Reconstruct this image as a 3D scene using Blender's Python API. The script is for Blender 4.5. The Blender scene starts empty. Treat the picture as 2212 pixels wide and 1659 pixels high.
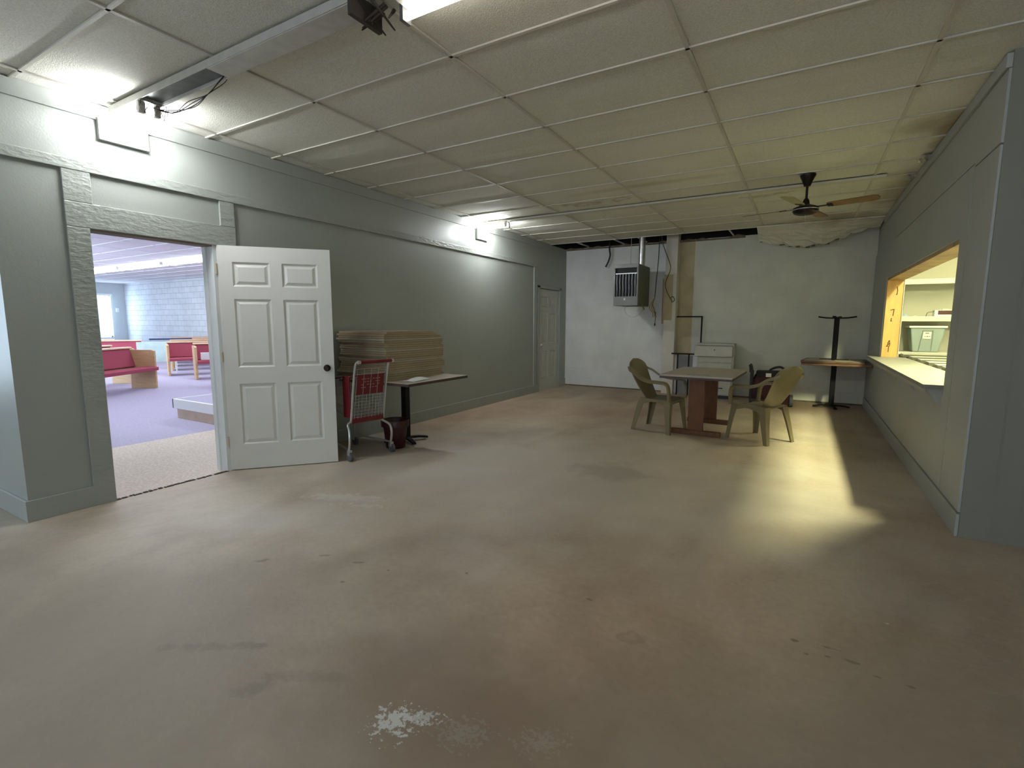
import bpy, bmesh, math, random
from mathutils import Vector, Matrix
random.seed(7)
PI = math.pi
scene = bpy.context.scene
C = scene.collection

# ------------------------------------------------------------------ camera
FPX, PITCH, YAW, ROLL = 1069.93, .1234, -.5295, .0022
CAM = Vector((0, 0, 1.3687))
cy, sy, cp, sp, cr, sr = math.cos(YAW), math.sin(YAW), math.cos(PITCH), math.sin(PITCH), math.cos(ROLL), math.sin(ROLL)
fwd = Vector((sy*cp, cy*cp, -sp)); rgt = Vector((cy, -sy, 0)); up = rgt.cross(fwd)
r2 = rgt*cr + up*sr; u2 = up*cr - rgt*sr
cam_d = bpy.data.cameras.new('camera'); cam = bpy.data.objects.new('camera', cam_d); C.objects.link(cam)
cam.matrix_world = Matrix(((r2.x, u2.x, -fwd.x, CAM.x), (r2.y, u2.y, -fwd.y, CAM.y), (r2.z, u2.z, -fwd.z, CAM.z), (0, 0, 0, 1)))
cam_d.sensor_width = 36; cam_d.lens = 36*FPX/2212; cam_d.clip_start = .05; cam_d.clip_end = 200
scene.camera = cam

# ------------------------------------------------------------------ world, exposure
vs = scene.view_settings
vs.view_transform = 'Standard'; vs.look = 'None'; vs.gamma = 1; vs.use_curve_mapping = False
vs.exposure = 1.55
w = bpy.data.worlds.new('world'); scene.world = w; w.use_nodes = True
wb = w.node_tree.nodes['Background']; wb.inputs[0].default_value = (.70, .84, 1, 1); wb.inputs[1].default_value = 1.5
scene.cycles.max_bounces = 7
scene.cycles.diffuse_bounces = 5
scene.cycles.sample_clamp_indirect = 6

def area_light(name, loc, rot, sx, sy_, power, col):
    d = bpy.data.lights.new(name, 'AREA'); d.shape = 'RECTANGLE'; d.size = sx; d.size_y = sy_
    d.energy = power; d.color = col
    o = bpy.data.objects.new(name, d); C.objects.link(o); o.location = loc; o.rotation_euler = rot
    return o
# daylight entering by the windows of the wings, the front wall and the hall
area_light('daylight_left_window', (-8.28, -.2, 1.5), (0, -PI/2, 0), 1.7, 1.9, 9, (.55, .77, 1))
for i, x in enumerate((-5.2, -2.2, .8, 3.0)):
    area_light('daylight_front_window', (x, -4.1, 1.6), (PI/2, 0, 0), 1.7, 1.7, 3.5, (1.0, .93, 1))
area_light('daylight_hall_window', (-24.45, 8.6, 1.6), (0, -PI/2, 0), 1.6, 1.5, 22, (.70, .84, 1))
area_light('daylight_hall_glass_doors', (-16, 1.2, 1.4), (PI/2, 0, 0), 6.0, 2.2, 110, (.72, .85, 1))

# ------------------------------------------------------------------ materials
def lin(c):
    return tuple((x/12.92 if x <= .04045 else ((x+.055)/1.055)**2.4) for x in c)
def mat(name, col, rough=.6, metal=0, var=0., vscale=3., bump=0., bscale=60., spec=.5, emit=None, estr=0, stretch=None, alpha=1):
    m = bpy.data.materials.new(name); m.use_nodes = True; n = m.node_tree.nodes; l = m.node_tree.links
    b = n['Principled BSDF']
    b.inputs['Base Color'].default_value = (*col, 1); b.inputs['Roughness'].default_value = rough
    b.inputs['Metallic'].default_value = metal; b.inputs['Specular IOR Level'].default_value = spec
    tc = n.new('ShaderNodeTexCoord'); vec = tc.outputs['Object']
    if stretch:
        mp = n.new('ShaderNodeMapping'); mp.inputs['Scale'].default_value = stretch; l.new(vec, mp.inputs[0]); vec = mp.outputs[0]
    if var > 0:
        t = n.new('ShaderNodeTexNoise'); t.inputs['Scale'].default_value = vscale; t.inputs['Detail'].default_value = 6; l.new(vec, t.inputs[0])
        r = n.new('ShaderNodeValToRGB'); r.color_ramp.elements[0].position = .3; r.color_ramp.elements[1].position = .7
        r.color_ramp.elements[0].color = (*[c*(1-var) for c in col], 1); r.color_ramp.elements[1].color = (*[min(1, c*(1+var)) for c in col], 1)
        l.new(t.outputs[0], r.inputs[0]); l.new(r.outputs[0], b.inputs['Base Color'])
    if bump > 0:
        t = n.new('ShaderNodeTexNoise'); t.inputs['Scale'].default_value = bscale; t.inputs['Detail'].default_value = 4; l.new(vec, t.inputs[0])
        bp = n.new('ShaderNodeBump'); bp.inputs['Strength'].default_value = bump; bp.inputs['Distance'].default_value = .01
        l.new(t.outputs[0], bp.inputs['Height']); l.new(bp.outputs[0], b.inputs['Normal'])
    if emit:
        b.inputs['Emission Color'].default_value = (*emit, 1); b.inputs['Emission Strength'].default_value = estr
    return m

def block_mat(name, col, mortar, rough=.75, bump=.5, axis='XZ', split=None, strength=1.0):
    """painted concrete block; optional second paint colour to one side of a line"""
    m = bpy.data.materials.new(name); m.use_nodes = True; n = m.node_tree.nodes; l = m.node_tree.links
    b = n['Principled BSDF']; b.inputs['Roughness'].default_value = rough
    g = n.new('ShaderNodeNewGeometry'); s = n.new('ShaderNodeSeparateXYZ'); l.new(g.outputs['Position'], s.inputs[0])
    c = n.new('ShaderNodeCombineXYZ'); l.new(s.outputs[axis[0]], c.inputs[0]); l.new(s.outputs[axis[1]], c.inputs[1])
    br = n.new('ShaderNodeTexBrick'); l.new(c.outputs[0], br.inputs['Vector'])
    br.inputs['Scale'].default_value = 1; br.inputs['Brick Width'].default_value = .406; br.inputs['Row Height'].default_value = .203
    br.inputs['Mortar Size'].default_value = .006; br.inputs['Mortar Smooth'].default_value = .6
    br.inputs['Color1'].default_value = (*col, 1); br.inputs['Color2'].default_value = (*[x*.95 for x in col], 1); br.inputs['Mortar'].default_value = (*mortar, 1)
    no = n.new('ShaderNodeTexNoise'); no.inputs['Scale'].default_value = 2.2; no.inputs['Detail'].default_value = 8; l.new(g.outputs['Position'], no.inputs[0])
    mp = n.new('ShaderNodeMapRange'); l.new(no.outputs[0], mp.inputs[0]); mp.inputs[1].default_value = .3; mp.inputs[2].default_value = .7; mp.inputs[3].default_value = .9; mp.inputs[4].default_value = 1.06
    mx = n.new('ShaderNodeMix'); mx.data_type = 'RGBA'; mx.blend_type = 'MULTIPLY'; mx.inputs[0].default_value = 1
    l.new(br.outputs['Color'], mx.inputs[6]); l.new(mp.outputs[0], mx.inputs[7]); out = mx.outputs[2]
    if split:                                   # other paint beyond x = split[0]
        mr = n.new('ShaderNodeMapRange'); l.new(s.outputs['X'], mr.inputs[0]); mr.inputs[1].default_value = split[0]-.01; mr.inputs[2].default_value = split[0]+.01
        m2 = n.new('ShaderNodeMix'); m2.data_type = 'RGBA'; m2.blend_type = 'MULTIPLY'; m2.inputs[7].default_value = (*split[1], 1)
        l.new(mr.outputs[0], m2.inputs[0]); l.new(out, m2.inputs[6]); out = m2.outputs[2]
    l.new(out, b.inputs['Base Color'])
    bp = n.new('ShaderNodeBump'); bp.inputs['Strength'].default_value = bump; bp.inputs['Distance'].default_value = .006; bp.invert = True
    n3 = n.new('ShaderNodeTexNoise'); n3.inputs['Scale'].default_value = 70; l.new(g.outputs['Position'], n3.inputs[0])
    ad = n.new('ShaderNodeMath'); ad.operation = 'ADD'; ml = n.new('ShaderNodeMath'); ml.operation = 'MULTIPLY'; ml.inputs[1].default_value = .25; l.new(n3.outputs[0], ml.inputs[0])
    l.new(br.outputs['Fac'], ad.inputs[0]); l.new(ml.outputs[0], ad.inputs[1])
    l.new(ad.outputs[0], bp.inputs['Height']); l.new(bp.outputs[0], b.inputs['Normal'])
    return m

def spots_mat(name, base_nodes, spots, rough=.6, bump=None):
    """base colour built by base_nodes(n, l, pos) then blotches: (x, y, rx, ry, angle, colour, amount, noise scale, edge, threshold style)"""
    m = bpy.data.materials.new(name); m.use_nodes = True; n = m.node_tree.nodes; l = m.node_tree.links
    b = n['Principled BSDF']; b.inputs['Roughness'].default_value = rough
    g = n.new('ShaderNodeNewGeometry'); pos = g.outputs['Position']
    out = base_nodes(n, l, pos)
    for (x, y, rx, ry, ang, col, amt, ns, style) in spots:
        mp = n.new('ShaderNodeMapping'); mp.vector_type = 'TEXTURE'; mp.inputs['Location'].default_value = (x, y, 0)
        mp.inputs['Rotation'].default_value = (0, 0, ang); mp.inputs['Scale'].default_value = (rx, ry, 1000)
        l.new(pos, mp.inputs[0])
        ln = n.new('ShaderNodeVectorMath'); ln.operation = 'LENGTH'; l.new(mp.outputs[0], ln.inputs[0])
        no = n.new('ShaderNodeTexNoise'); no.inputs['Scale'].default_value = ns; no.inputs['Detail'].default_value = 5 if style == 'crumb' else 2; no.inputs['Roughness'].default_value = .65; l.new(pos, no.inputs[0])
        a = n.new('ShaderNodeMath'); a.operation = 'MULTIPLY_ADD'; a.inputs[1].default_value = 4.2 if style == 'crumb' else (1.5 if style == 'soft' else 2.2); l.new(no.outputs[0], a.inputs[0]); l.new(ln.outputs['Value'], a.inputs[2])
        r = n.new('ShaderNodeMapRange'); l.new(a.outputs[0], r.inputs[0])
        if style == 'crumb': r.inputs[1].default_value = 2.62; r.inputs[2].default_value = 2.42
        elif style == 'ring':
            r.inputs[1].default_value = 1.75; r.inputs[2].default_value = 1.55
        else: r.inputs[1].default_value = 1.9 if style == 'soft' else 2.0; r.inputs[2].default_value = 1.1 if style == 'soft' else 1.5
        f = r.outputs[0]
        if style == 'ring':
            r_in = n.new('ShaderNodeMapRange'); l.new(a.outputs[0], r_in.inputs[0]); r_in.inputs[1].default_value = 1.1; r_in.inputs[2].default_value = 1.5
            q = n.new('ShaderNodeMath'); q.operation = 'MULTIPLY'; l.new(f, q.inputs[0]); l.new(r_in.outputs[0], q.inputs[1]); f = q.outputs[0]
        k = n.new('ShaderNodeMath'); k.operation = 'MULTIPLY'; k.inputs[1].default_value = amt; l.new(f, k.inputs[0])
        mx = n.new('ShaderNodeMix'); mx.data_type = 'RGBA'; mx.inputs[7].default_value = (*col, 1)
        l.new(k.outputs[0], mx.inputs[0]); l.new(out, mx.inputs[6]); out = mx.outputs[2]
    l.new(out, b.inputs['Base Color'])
    if bump:
        no = n.new('ShaderNodeTexNoise'); no.inputs['Scale'].default_value = bump[0]; no.inputs['Detail'].default_value = 5; l.new(pos, no.inputs[0])
        bp = n.new('ShaderNodeBump'); bp.inputs['Strength'].default_value = bump[1]; bp.inputs['Distance'].default_value = .01
        l.new(no.outputs[0], bp.inputs['Height']); l.new(bp.outputs[0], b.inputs['Normal'])
    return m

def ramp_noise(n, l, pos, scale, c0, c1, p0=.3, p1=.7, detail=8, sc=(1, 1, 1), dist=0., rough=.5):
    mp = n.new('ShaderNodeMapping'); mp.inputs['Scale'].default_value = sc; l.new(pos, mp.inputs[0])
    t = n.new('ShaderNodeTexNoise'); t.inputs['Scale'].default_value = scale; t.inputs['Detail'].default_value = detail; t.inputs['Distortion'].default_value = dist
    t.inputs['Roughness'].default_value = rough
    l.new(mp.outputs[0], t.inputs[0])
    r = n.new('ShaderNodeValToRGB'); e = r.color_ramp.elements; e[0].position = p0; e[1].position = p1; e[0].color = (*c0, 1); e[1].color = (*c1, 1)
    l.new(t.outputs[0], r.inputs[0]); return r.outputs[0]
def mult(n, l, a, b_, fac=1, mode='MULTIPLY'):
    mx = n.new('ShaderNodeMix'); mx.data_type = 'RGBA'; mx.blend_type = mode; mx.inputs[0].default_value = fac
    l.new(a, mx.inputs[6]); l.new(b_, mx.inputs[7]); return mx.outputs[2]

def floor_nodes(n, l, pos):
    a = ramp_noise(n, l, pos, .55, (.36, .285, .215), (.53, .46, .375), .32, .66, 9, (1, 1, 1), .5, .6)
    bb = ramp_noise(n, l, pos, 1.3, (.80, .78, .76), (1.1, 1.1, 1.1), .35, .68, 8, (1.0, .45, 1), .9)
    c = ramp_noise(n, l, pos, 26, (.93, .93, .92), (1.05, 1.05, 1.05), .3, .7, 6)
    d = ramp_noise(n, l, pos, .23, (.97, .86, .76), (1.0, 1.02, 1.0), .38, .6, 3)
    return mult(n, l, mult(n, l, mult(n, l, a, bb), c), d)
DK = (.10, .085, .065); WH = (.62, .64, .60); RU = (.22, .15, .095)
DB = (.19, .155, .12)
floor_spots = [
    (-2.0, 4.0, 3.2, 1.9, .3, (.60, .555, .48), .55, 1.3, 'soft'), (-2.4, .8, 3.0, 1.1, .15, (.27, .218, .165), .72, 1.4, 'soft'), (.8, 1.8, 1.4, .9, .3, (.28, .235, .175), .5, 1.6, 'soft'),  # floor brightness painted in: pale middle, darker foreground over its real brown stains
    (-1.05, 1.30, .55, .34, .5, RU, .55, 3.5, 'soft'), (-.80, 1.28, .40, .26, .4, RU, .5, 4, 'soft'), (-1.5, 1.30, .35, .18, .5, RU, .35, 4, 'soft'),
    (-1.135, 1.14, .125, .10, .5, WH, .85, 42, 'crumb'), (-1.06, 1.20, .10, .05, .5, WH, .6, 55, 'crumb'), (-.90, 1.22, .14, .10, .5, WH, .12, 60, 'crumb'), (-.66, 1.32, .12, .08, .5, WH, .12, 60, 'crumb'),
    (-2.614, 1.616, .06, .02, .9, DK, 0.47, 32, 'hard'), (-2.361, 1.839, .045, .015, .5, DK, 0.51, 32, 'hard'), (-2.123, 1.881, .04, .015, .5, DK, 0.55, 32, 'hard'),
    (-2.028, 1.688, .018, .012, .5, DK, 0.59, 28, 'hard'), (-1.909, 1.901, .014, .010, 0, DK, 0.59, 28, 'hard'), (-1.515, 2.099, .014, .012, 0, DK, 0.59, 28, 'hard'), (-.836, 2.196, .022, .014, 0, DK, 0.59, 24, 'hard'),
    (-2.10, 1.03, .26, .035, .55, DB, 0.42, 14, 'hard'), (-1.95, 1.13, .10, .03, .5, DB, 0.47, 18, 'hard'), (-1.70, .98, .09, .05, .9, DB, 0.42, 14, 'hard'), (-1.60, 1.12, .22, .05, .5, DB, 0.34, 14, 'hard'),
    (.055, 2.347, .020, .014, 0, DK, 0.64, 32, 'hard'), (.098, 2.271, .016, .013, 0, DK, 0.64, 32, 'hard'), (.171, 2.297, .018, .010, 0, DK, 0.59, 36, 'hard'), (.178, 2.365, .05, .008, .0, DK, 0.47, 44, 'hard'), (.256, 2.308, .045, .014, 0, DK, 0.51, 40, 'hard'),
    (.334, 2.256, .018, .008, 0, DK, 0.59, 40, 'hard'), (.441, 2.252, .020, .010, 0, DK, 0.51, 40, 'hard'), (.418, 2.705, .012, .006, 0, (.8, .8, .75), 1, 5, 'hard'),
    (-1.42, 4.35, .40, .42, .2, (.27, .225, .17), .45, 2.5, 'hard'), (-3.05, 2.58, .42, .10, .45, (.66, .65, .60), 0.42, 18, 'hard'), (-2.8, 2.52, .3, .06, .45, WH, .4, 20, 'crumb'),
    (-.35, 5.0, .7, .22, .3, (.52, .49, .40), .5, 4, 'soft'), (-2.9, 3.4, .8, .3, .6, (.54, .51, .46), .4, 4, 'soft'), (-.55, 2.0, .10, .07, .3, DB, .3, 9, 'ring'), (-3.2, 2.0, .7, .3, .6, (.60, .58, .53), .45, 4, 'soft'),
]
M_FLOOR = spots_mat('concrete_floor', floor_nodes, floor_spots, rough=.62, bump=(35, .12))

def ceil_nodes(n, l, pos):
    a = ramp_noise(n, l, pos, .35, (.61, .60, .525), (.69, .68, .60), .35, .65, 4)
    c = ramp_noise(n, l, pos, 120, (.88, .88, .87), (1.06, 1.06, 1.06), .35, .65, 3)
    return mult(n, l, a, c)
BR = (.25, .17, .08)
ceil_spots = [(-2.6, 6.35, .34, .16, .1, BR, .5, 4, 'ring'), (-2.15, 6.33, .34, .17, 0, BR, .45, 4, 'ring'),
              (.80, 5.25, .28, .26, 0, (.30, .22, .12), .6, 3, 'soft'), (.90, 5.55, .08, .6, 0, (.22, .15, .08), .55, 5, 'soft'), (.85, 7.6, .25, 1.2, 0, (.32, .26, .16), .6, 3, 'soft'),
              (-1.6, 5.85, 1.0, .10, 0, (.42, .33, .17), .5, 3, 'soft'), (.3, 8.9, .6, .35, 0, (.24, .17, .10), .6, 4, 'soft'), (-.6, 7.05, .25, .12, 0, (.3, .24, .14), .5, 8, 'hard'),
              (-.35, 7.0, .18, .06, 0, (.3, .24, .14), .5, 10, 'hard')]
M_TILE = spots_mat('ceiling_tile', ceil_nodes, ceil_spots, rough=.9, bump=(150, .35))
M_GRID = mat('ceiling_grid_paint', (.52, .50, .43), .5)
M_WALL = mat('sage_grey_wall_paint', (.325, .347, .315), .42, var=.035, vscale=1.2, bump=.08, bscale=90)
M_TRIM = mat('sage_grey_rough_board_paint', (.325, .347, .315), .30, var=.06, vscale=3, bump=.7, bscale=42, stretch=(1, .45, 1))
M_TRIMV = mat('sage_grey_smooth_board_paint', (.33, .35, .32), .38, var=.03, vscale=3, bump=.15, bscale=30)
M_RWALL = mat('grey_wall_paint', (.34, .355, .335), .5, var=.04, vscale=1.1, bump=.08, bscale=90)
M_RWALL_SHADE = mat('grey_end_wall_shade', (.20, .20, .165), .6, var=.04, vscale=1.1, bump=.08, bscale=90)  # wall grey darkened: the shade on the end face is put into the colour
M_PLATE = mat('white_cover_plate', (.72, .74, .74), .5)
M_GREY = mat('wing_wall_paint', (.40, .42, .40), .6)
M_BACK = block_mat('painted_block_back_wall', (.72, .73, .72), (.69, .70, .69), bump=.22, split=(-2.05, (.82, .81, .72)))
M_HBLOCK = block_mat('painted_block_hall_wall', (.50, .53, .56), (.30, .33, .36), bump=.9)
M_HWALL = mat('hall_wall_paint', (.50, .55, .56), .6)
M_VOID = mat('dark_plenum', (.012, .011, .010), .95)
M_BOARD = mat('dusty_brown_board', (.16, .125, .085), .9, var=.4, vscale=8)
M_DOOR = mat('white_door_paint', (.60, .595, .55), .42, var=.02, vscale=4)
M_JAMB = mat('white_jamb_paint', (.74, .78, .78), .5)
M_DOOR2 = mat('sage_door_paint', (.50, .51, .46), .42)
M_KNOB = mat('dark_bronze', (.035, .028, .022), .3, .9)
M_HINGE = mat('brass_hinge', (.62, .52, .36), .4, .6)
M_PURPLE = mat('purple_carpet', (.46, .42, .55), .98, var=.10, vscale=40, bump=.5, bscale=300, spec=.1)
M_BEIGE = mat('beige_speckled_carpet', (.68, .59, .52), .98, var=.16, vscale=45, bump=.5, bscale=300, spec=.1)
M_OAK = mat('oak_wood', (.55, .37, .20), .45, var=.12, vscale=5, stretch=(1, 1, 8))
M_OAKT = mat('light_oak_rail', (.62, .42, .28), .45, var=.08, vscale=5)
M_ROSE = mat('rose_upholstery', (.36, .075, .115), .95, var=.08, vscale=60, bump=.3, bscale=250, spec=.2)
M_WHITE = mat('white_paint', (.78, .80, .80), .45)
M_PALEWOOD = mat('pale_wood', (.66, .50, .36), .55, var=.1, vscale=5)
M_TUBE = mat('lit_tube', (1, 1, 1), .4, emit=(.93, .96, 1), estr=84)
M_TUBED = mat('dim_tube', (.9, .88, .85), .4, emit=(1, .93, .84), estr=4.5)
M_HTUBE = mat('hall_diffuser', (1, 1, 1), .4, emit=(.86, .94, 1), estr=6.5)
M_KTUBE = mat('kitchen_diffuser', (1, 1, 1), .4, emit=(.98, 1, .58), estr=235)
M_KTUBE2 = mat('kitchen_diffuser_long', (1, 1, 1), .4, emit=(1, .955, .52), estr=24)
M_STEELW = mat('painted_steel', (.50, .49, .45), .4, .2, var=.1, vscale=12)
M_STEELD = mat('dusty_grey_steel', (.13, .135, .14), .5, .4, var=.3, vscale=14)
M_BLACK = mat('black_metal', (.006, .0055, .006), .65, spec=.25)
M_BLACKP = mat('black_plastic', (.02, .02, .02), .5)
M_CHROME = mat('galvanised_steel', (.55, .56, .56), .28, .95, var=.15, vscale=20)
M_HEAT = mat('heater_grey', (.19, .19, .185), .45, .3, var=.1, vscale=10)
M_HEATS = mat('heater_side_olive', (.12, .125, .085), .55, .1, var=.1, vscale=10)
M_HEATD = mat('heater_inside', (.008, .008, .009), .7)
M_OCHRE = mat('ochre_stained_paint', (.44, .37, .23), .8, var=.1, vscale=4)
M_POST = mat('cream_post_paint', (.60, .57, .50), .7, var=.06, vscale=5)
M_TTOP = mat('beige_laminate', (.40, .355, .29), .45, var=.05, vscale=30)
M_TEDGE = mat('dark_edge', (.055, .035, .03), .5)
M_BROWN = mat('orange_brown_wood', (.12, .043, .009), .55, var=.22, vscale=6, stretch=(6, 6, 1))
M_PLAST = mat('tan_plastic', (.19, .155, .082), .42, var=.03, vscale=6)
M_CAB = mat('cream_enamel', (.47, .46, .40), .5, var=.04, vscale=8)
M_MAROON = mat('maroon_fabric', (.05, .011, .017), .85, var=.3, vscale=15, bump=.4, bscale=80)
M_RED = mat('red_plastic', (.14, .008, .012), .45)
M_BUCKET = mat('dark_maroon_plastic', (.036, .003, .007), .42)
M_CARTW = mat('cart_chrome', (.62, .62, .60), .3, .8)
M_RUBBER = mat('grey_rubber', (.09, .09, .10), .6)
M_FIBRE = mat('brown_fibreboard', (.36, .285, .18), .9, var=.22, vscale=5, stretch=(1, .2, 14))
M_FIBREL = mat('grey_brown_fibreboard', (.40, .345, .27), .9, var=.25, vscale=5, stretch=(1, .2, 14))
M_PAPER = mat('white_paper', (.72, .72, .70), .8)
M_WTABLE = mat('worn_wood_edge', (.19, .095, .045), .5, var=.25, vscale=8)
M_PINE = mat('orange_pine', (.62, .36, .105), .5, var=.12, vscale=5, stretch=(3, 3, .5))
M_MARK = mat('brown_pencil_mark', (.05, .018, .006), .9)
M_SILL = mat('pale_counter', (.22, .22, .19), .5, var=.12, vscale=7)
M_KWALL = mat('kitchen_wall', (.46, .45, .37), .7)
M_KWHITE = mat('white_shelf_paint', (.56, .55, .49), .5)
M_BIN = mat('translucent_grey_plastic', (.30, .37, .36), .35)
M_BINL = mat('pale_lid_plastic', (.72, .76, .68), .4)
M_BLUE = mat('pale_blue_plastic', (.35, .50, .66), .4)
M_SLAT = mat('slat_paint', (.40, .395, .35), .5)
M_SLAT_SHADE = mat('olive_slat_shade', (.085, .085, .055), .7)  # shade on the slat fronts, painted as dark olive
M_CREAM = mat('cream_cloth', (.72, .68, .42), .8)
M_BLADE = mat('walnut_blade', (.17, .095, .035), .5, var=.2, vscale=10)
M_BLADEL = mat('cane_blade', (.33, .30, .18), .6)
M_DARKBR = mat('dark_brown_metal', (.018, .010, .008), .35, .6)
M_CORD = mat('brown_cord', (.09, .07, .035), .7)
M_YCORD = mat('yellow_cord', (.30, .20, .06), .7)
M_GLASS = mat('window_glass', (.9, .95, 1), .05); M_GLASS.node_tree.nodes['Principled BSDF'].inputs['Transmission Weight'].default_value = 1
M_BLIND = mat('white_blind_slat', (.80, .84, .86), .6)
M_DAY = mat('daylit_frosted_pane', (.8, .9, 1), .5, emit=(.62, .80, 1), estr=1.1)
M_BOARDC = mat('pale_cyan_foam_board', (.55, .72, .70), .6, var=.15, vscale=4)
M_NAVY = mat('navy_plastic', (.03, .05, .14), .5)
M_FOAM = mat('dusty_insulation', (.36, .34, .26), .95, var=.15, vscale=12, bump=.6, bscale=40)
M_DIRT = mat('dark_debris', (.05, .04, .03), .9)
M_HTILE = mat('hall_ceiling_tile', (.62, .60, .64), .9, var=.05, vscale=2, bump=.3, bscale=120)

# ------------------------------------------------------------------ geometry helpers
class MB:
    def __init__(s): s.v = []; s.f = []; s.mi = []; s.cur = 0
    def add(s, vs_, fs):
        o = len(s.v); s.v += [tuple(p) for p in vs_]; s.f += [tuple(i+o for i in f) for f in fs]; s.mi += [s.cur]*len(fs); return s
    def box(s, x0, x1, y0, y1, z0, z1, M=None):
        x0, x1 = min(x0, x1), max(x0, x1); y0, y1 = min(y0, y1), max(y0, y1); z0, z1 = min(z0, z1), max(z0, z1)
        p = [Vector(q) for q in ((x0, y0, z0), (x1, y0, z0), (x1, y1, z0), (x0, y1, z0), (x0, y0, z1), (x1, y0, z1), (x1, y1, z1), (x0, y1, z1))]
        if M: p = [M @ q for q in p]
        return s.add(p, [(0, 3, 2, 1), (4, 5, 6, 7), (0, 1, 5, 4), (1, 2, 6, 5), (2, 3, 7, 6), (3, 0, 4, 7)])
    def hexa(s, p): return s.add(p, [(0, 3, 2, 1), (4, 5, 6, 7), (0, 1, 5, 4), (1, 2, 6, 5), (2, 3, 7, 6), (3, 0, 4, 7)])
    def prism(s, poly, a0, a1, axis='x'):
        n = len(poly)
        def P(a, q): return (a, q[0], q[1]) if axis == 'x' else ((q[0], a, q[1]) if axis == 'y' else (q[0], q[1], a))
        vs_ = [P(a0, q) for q in poly]+[P(a1, q) for q in poly]
        return s.add(vs_, [tuple(range(n-1, -1, -1)), tuple(range(n, 2*n))]+[(i, (i+1) % n, n+(i+1) % n, n+i) for i in range(n)])
    def cyl(s, a, b, r0, r1=None, n=16, caps=True):
        a, b = Vector(a), Vector(b); r1 = r0 if r1 is None else r1
        d = (b-a).normalized(); t = Vector((0, 0, 1)) if abs(d.z) < .9 else Vector((1, 0, 0))
        u = d.cross(t).normalized(); v = d.cross(u)
        vs_ = [a+(u*math.cos(2*PI*i/n)+v*math.sin(2*PI*i/n))*r0 for i in range(n)]+[b+(u*math.cos(2*PI*i/n)+v*math.sin(2*PI*i/n))*r1 for i in range(n)]
        fs = [(i, (i+1) % n, n+(i+1) % n, n+i) for i in range(n)]
        if caps: fs += [tuple(range(n-1, -1, -1)), tuple(range(n, 2*n))]
        return s.add(vs_, fs)
    def lathe(s, prof, c=(0, 0, 0), n=24, caps=True):
        vs_ = [(c[0]+r*math.cos(2*PI*i/n), c[1]+r*math.sin(2*PI*i/n), c[2]+z) for r, z in prof for i in range(n)]
        fs = [(k*n+i, k*n+(i+1) % n, (k+1)*n+(i+1) % n, (k+1)*n+i) for k in range(len(prof)-1) for i in range(n)]
        if caps: fs += [tuple(range(n-1, -1, -1)), tuple(range((len(prof)-1)*n, len(prof)*n))]
        return s.add(vs_, fs)
    def tube(s, path, r, n=8, rs=None, smooth=4, w=None):
        """round tube (or, with w, a flat band w wide and r thick) along a smoothed path"""
        P = [Vector(p) for p in path]
        if smooth > 1 and len(P) > 2:
            Q = []
            for i in range(len(P)-1):
                p0 = P[max(i-1, 0)]; p1 = P[i]; p2 = P[i+1]; p3 = P[min(i+2, len(P)-1)]
                for k in range(smooth):
                    t = k/smooth
                    Q.append(.5*((2*p1)+(p2-p0)*t+(2*p0-5*p1+4*p2-p3)*t*t+(3*p1-p0-3*p2+p3)*t**3))
            Q.append(P[-1]); P = Q
        m = len(P); prev = None; vs_ = []
        for i, p in enumerate(P):
            d = (P[min(i+1, m-1)]-P[max(i-1, 0)]).normalized()
            if prev is None:
                t = Vector((0, 0, 1)) if abs(d.z) < .9 else Vector((1, 0, 0)); u = d.cross(t).normalized()
            else: u = (prev-d*prev.dot(d)).normalized()
            prev = u; v = d.cross(u)
            rr = r if rs is None else rs[0]+(rs[1]-rs[0])*i/(m-1)
            if w:
                ww = w if not isinstance(w, tuple) else w[0]+(w[1]-w[0])*i/(m-1)
                for a, b in ((-1, -1), (1, -1), (1, 1), (-1, 1)): vs_.append(p+u*(a*ww/2)+v*(b*rr/2))
            else:
                for k in range(n): vs_.append(p+(u*math.cos(2*PI*k/n)+v*math.sin(2*PI*k/n))*rr)
        nn = 4 if w else n
        fs = [(i*nn+k, i*nn+(k+1) % nn, (i+1)*nn+(k+1) % nn, (i+1)*nn+k) for i in range(m-1) for k in range(nn)]
        fs += [tuple(range(nn-1, -1, -1)), tuple(range((m-1)*nn, m*nn))]
        return s.add(vs_, fs)
    def sheet(s, fn, nu, nv, th=.01):
        """closed curved slab: fn(u, v) -> point, u, v in 0..1"""
        top = [[Vector(fn(i/nu, j/nv)) for j in range(nv+1)] for i in range(nu+1)]
        nor = []
        for i in range(nu+1):
            row = []
            for j in range(nv+1):
                a = top[min(i+1, nu)][j]-top[max(i-1, 0)][j]; b = top[i][min(j+1, nv)]-top[i][max(j-1, 0)]
                q = a.cross(b); row.append(q.normalized() if q.length > 1e-9 else Vector((0, 0, 1)))
            nor.append(row)
        W = nv+1; N = (nu+1)*W
        vs_ = [top[i][j] for i in range(nu+1) for j in range(W)]+[top[i][j]-nor[i][j]*th for i in range(nu+1) for j in range(W)]
        fs = []
        for i in range(nu):
            for j in range(nv):
                a = i*W+j; fs.append((a, a+W, a+W+1, a+1)); fs.append((N+a, N+a+1, N+a+W+1, N+a+W))
        for i in range(nu):
            a = i*W; fs.append((a, N+a, N+a+W, a+W)); a = i*W+nv; fs.append((a, a+W, N+a+W, N+a))
        for j in range(nv):
            fs.append((j, j+1, N+j+1, N+j)); a = nu*W+j; fs.append((a, N+a, N+a+1, a+1))
        return s.add(vs_, fs)
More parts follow.
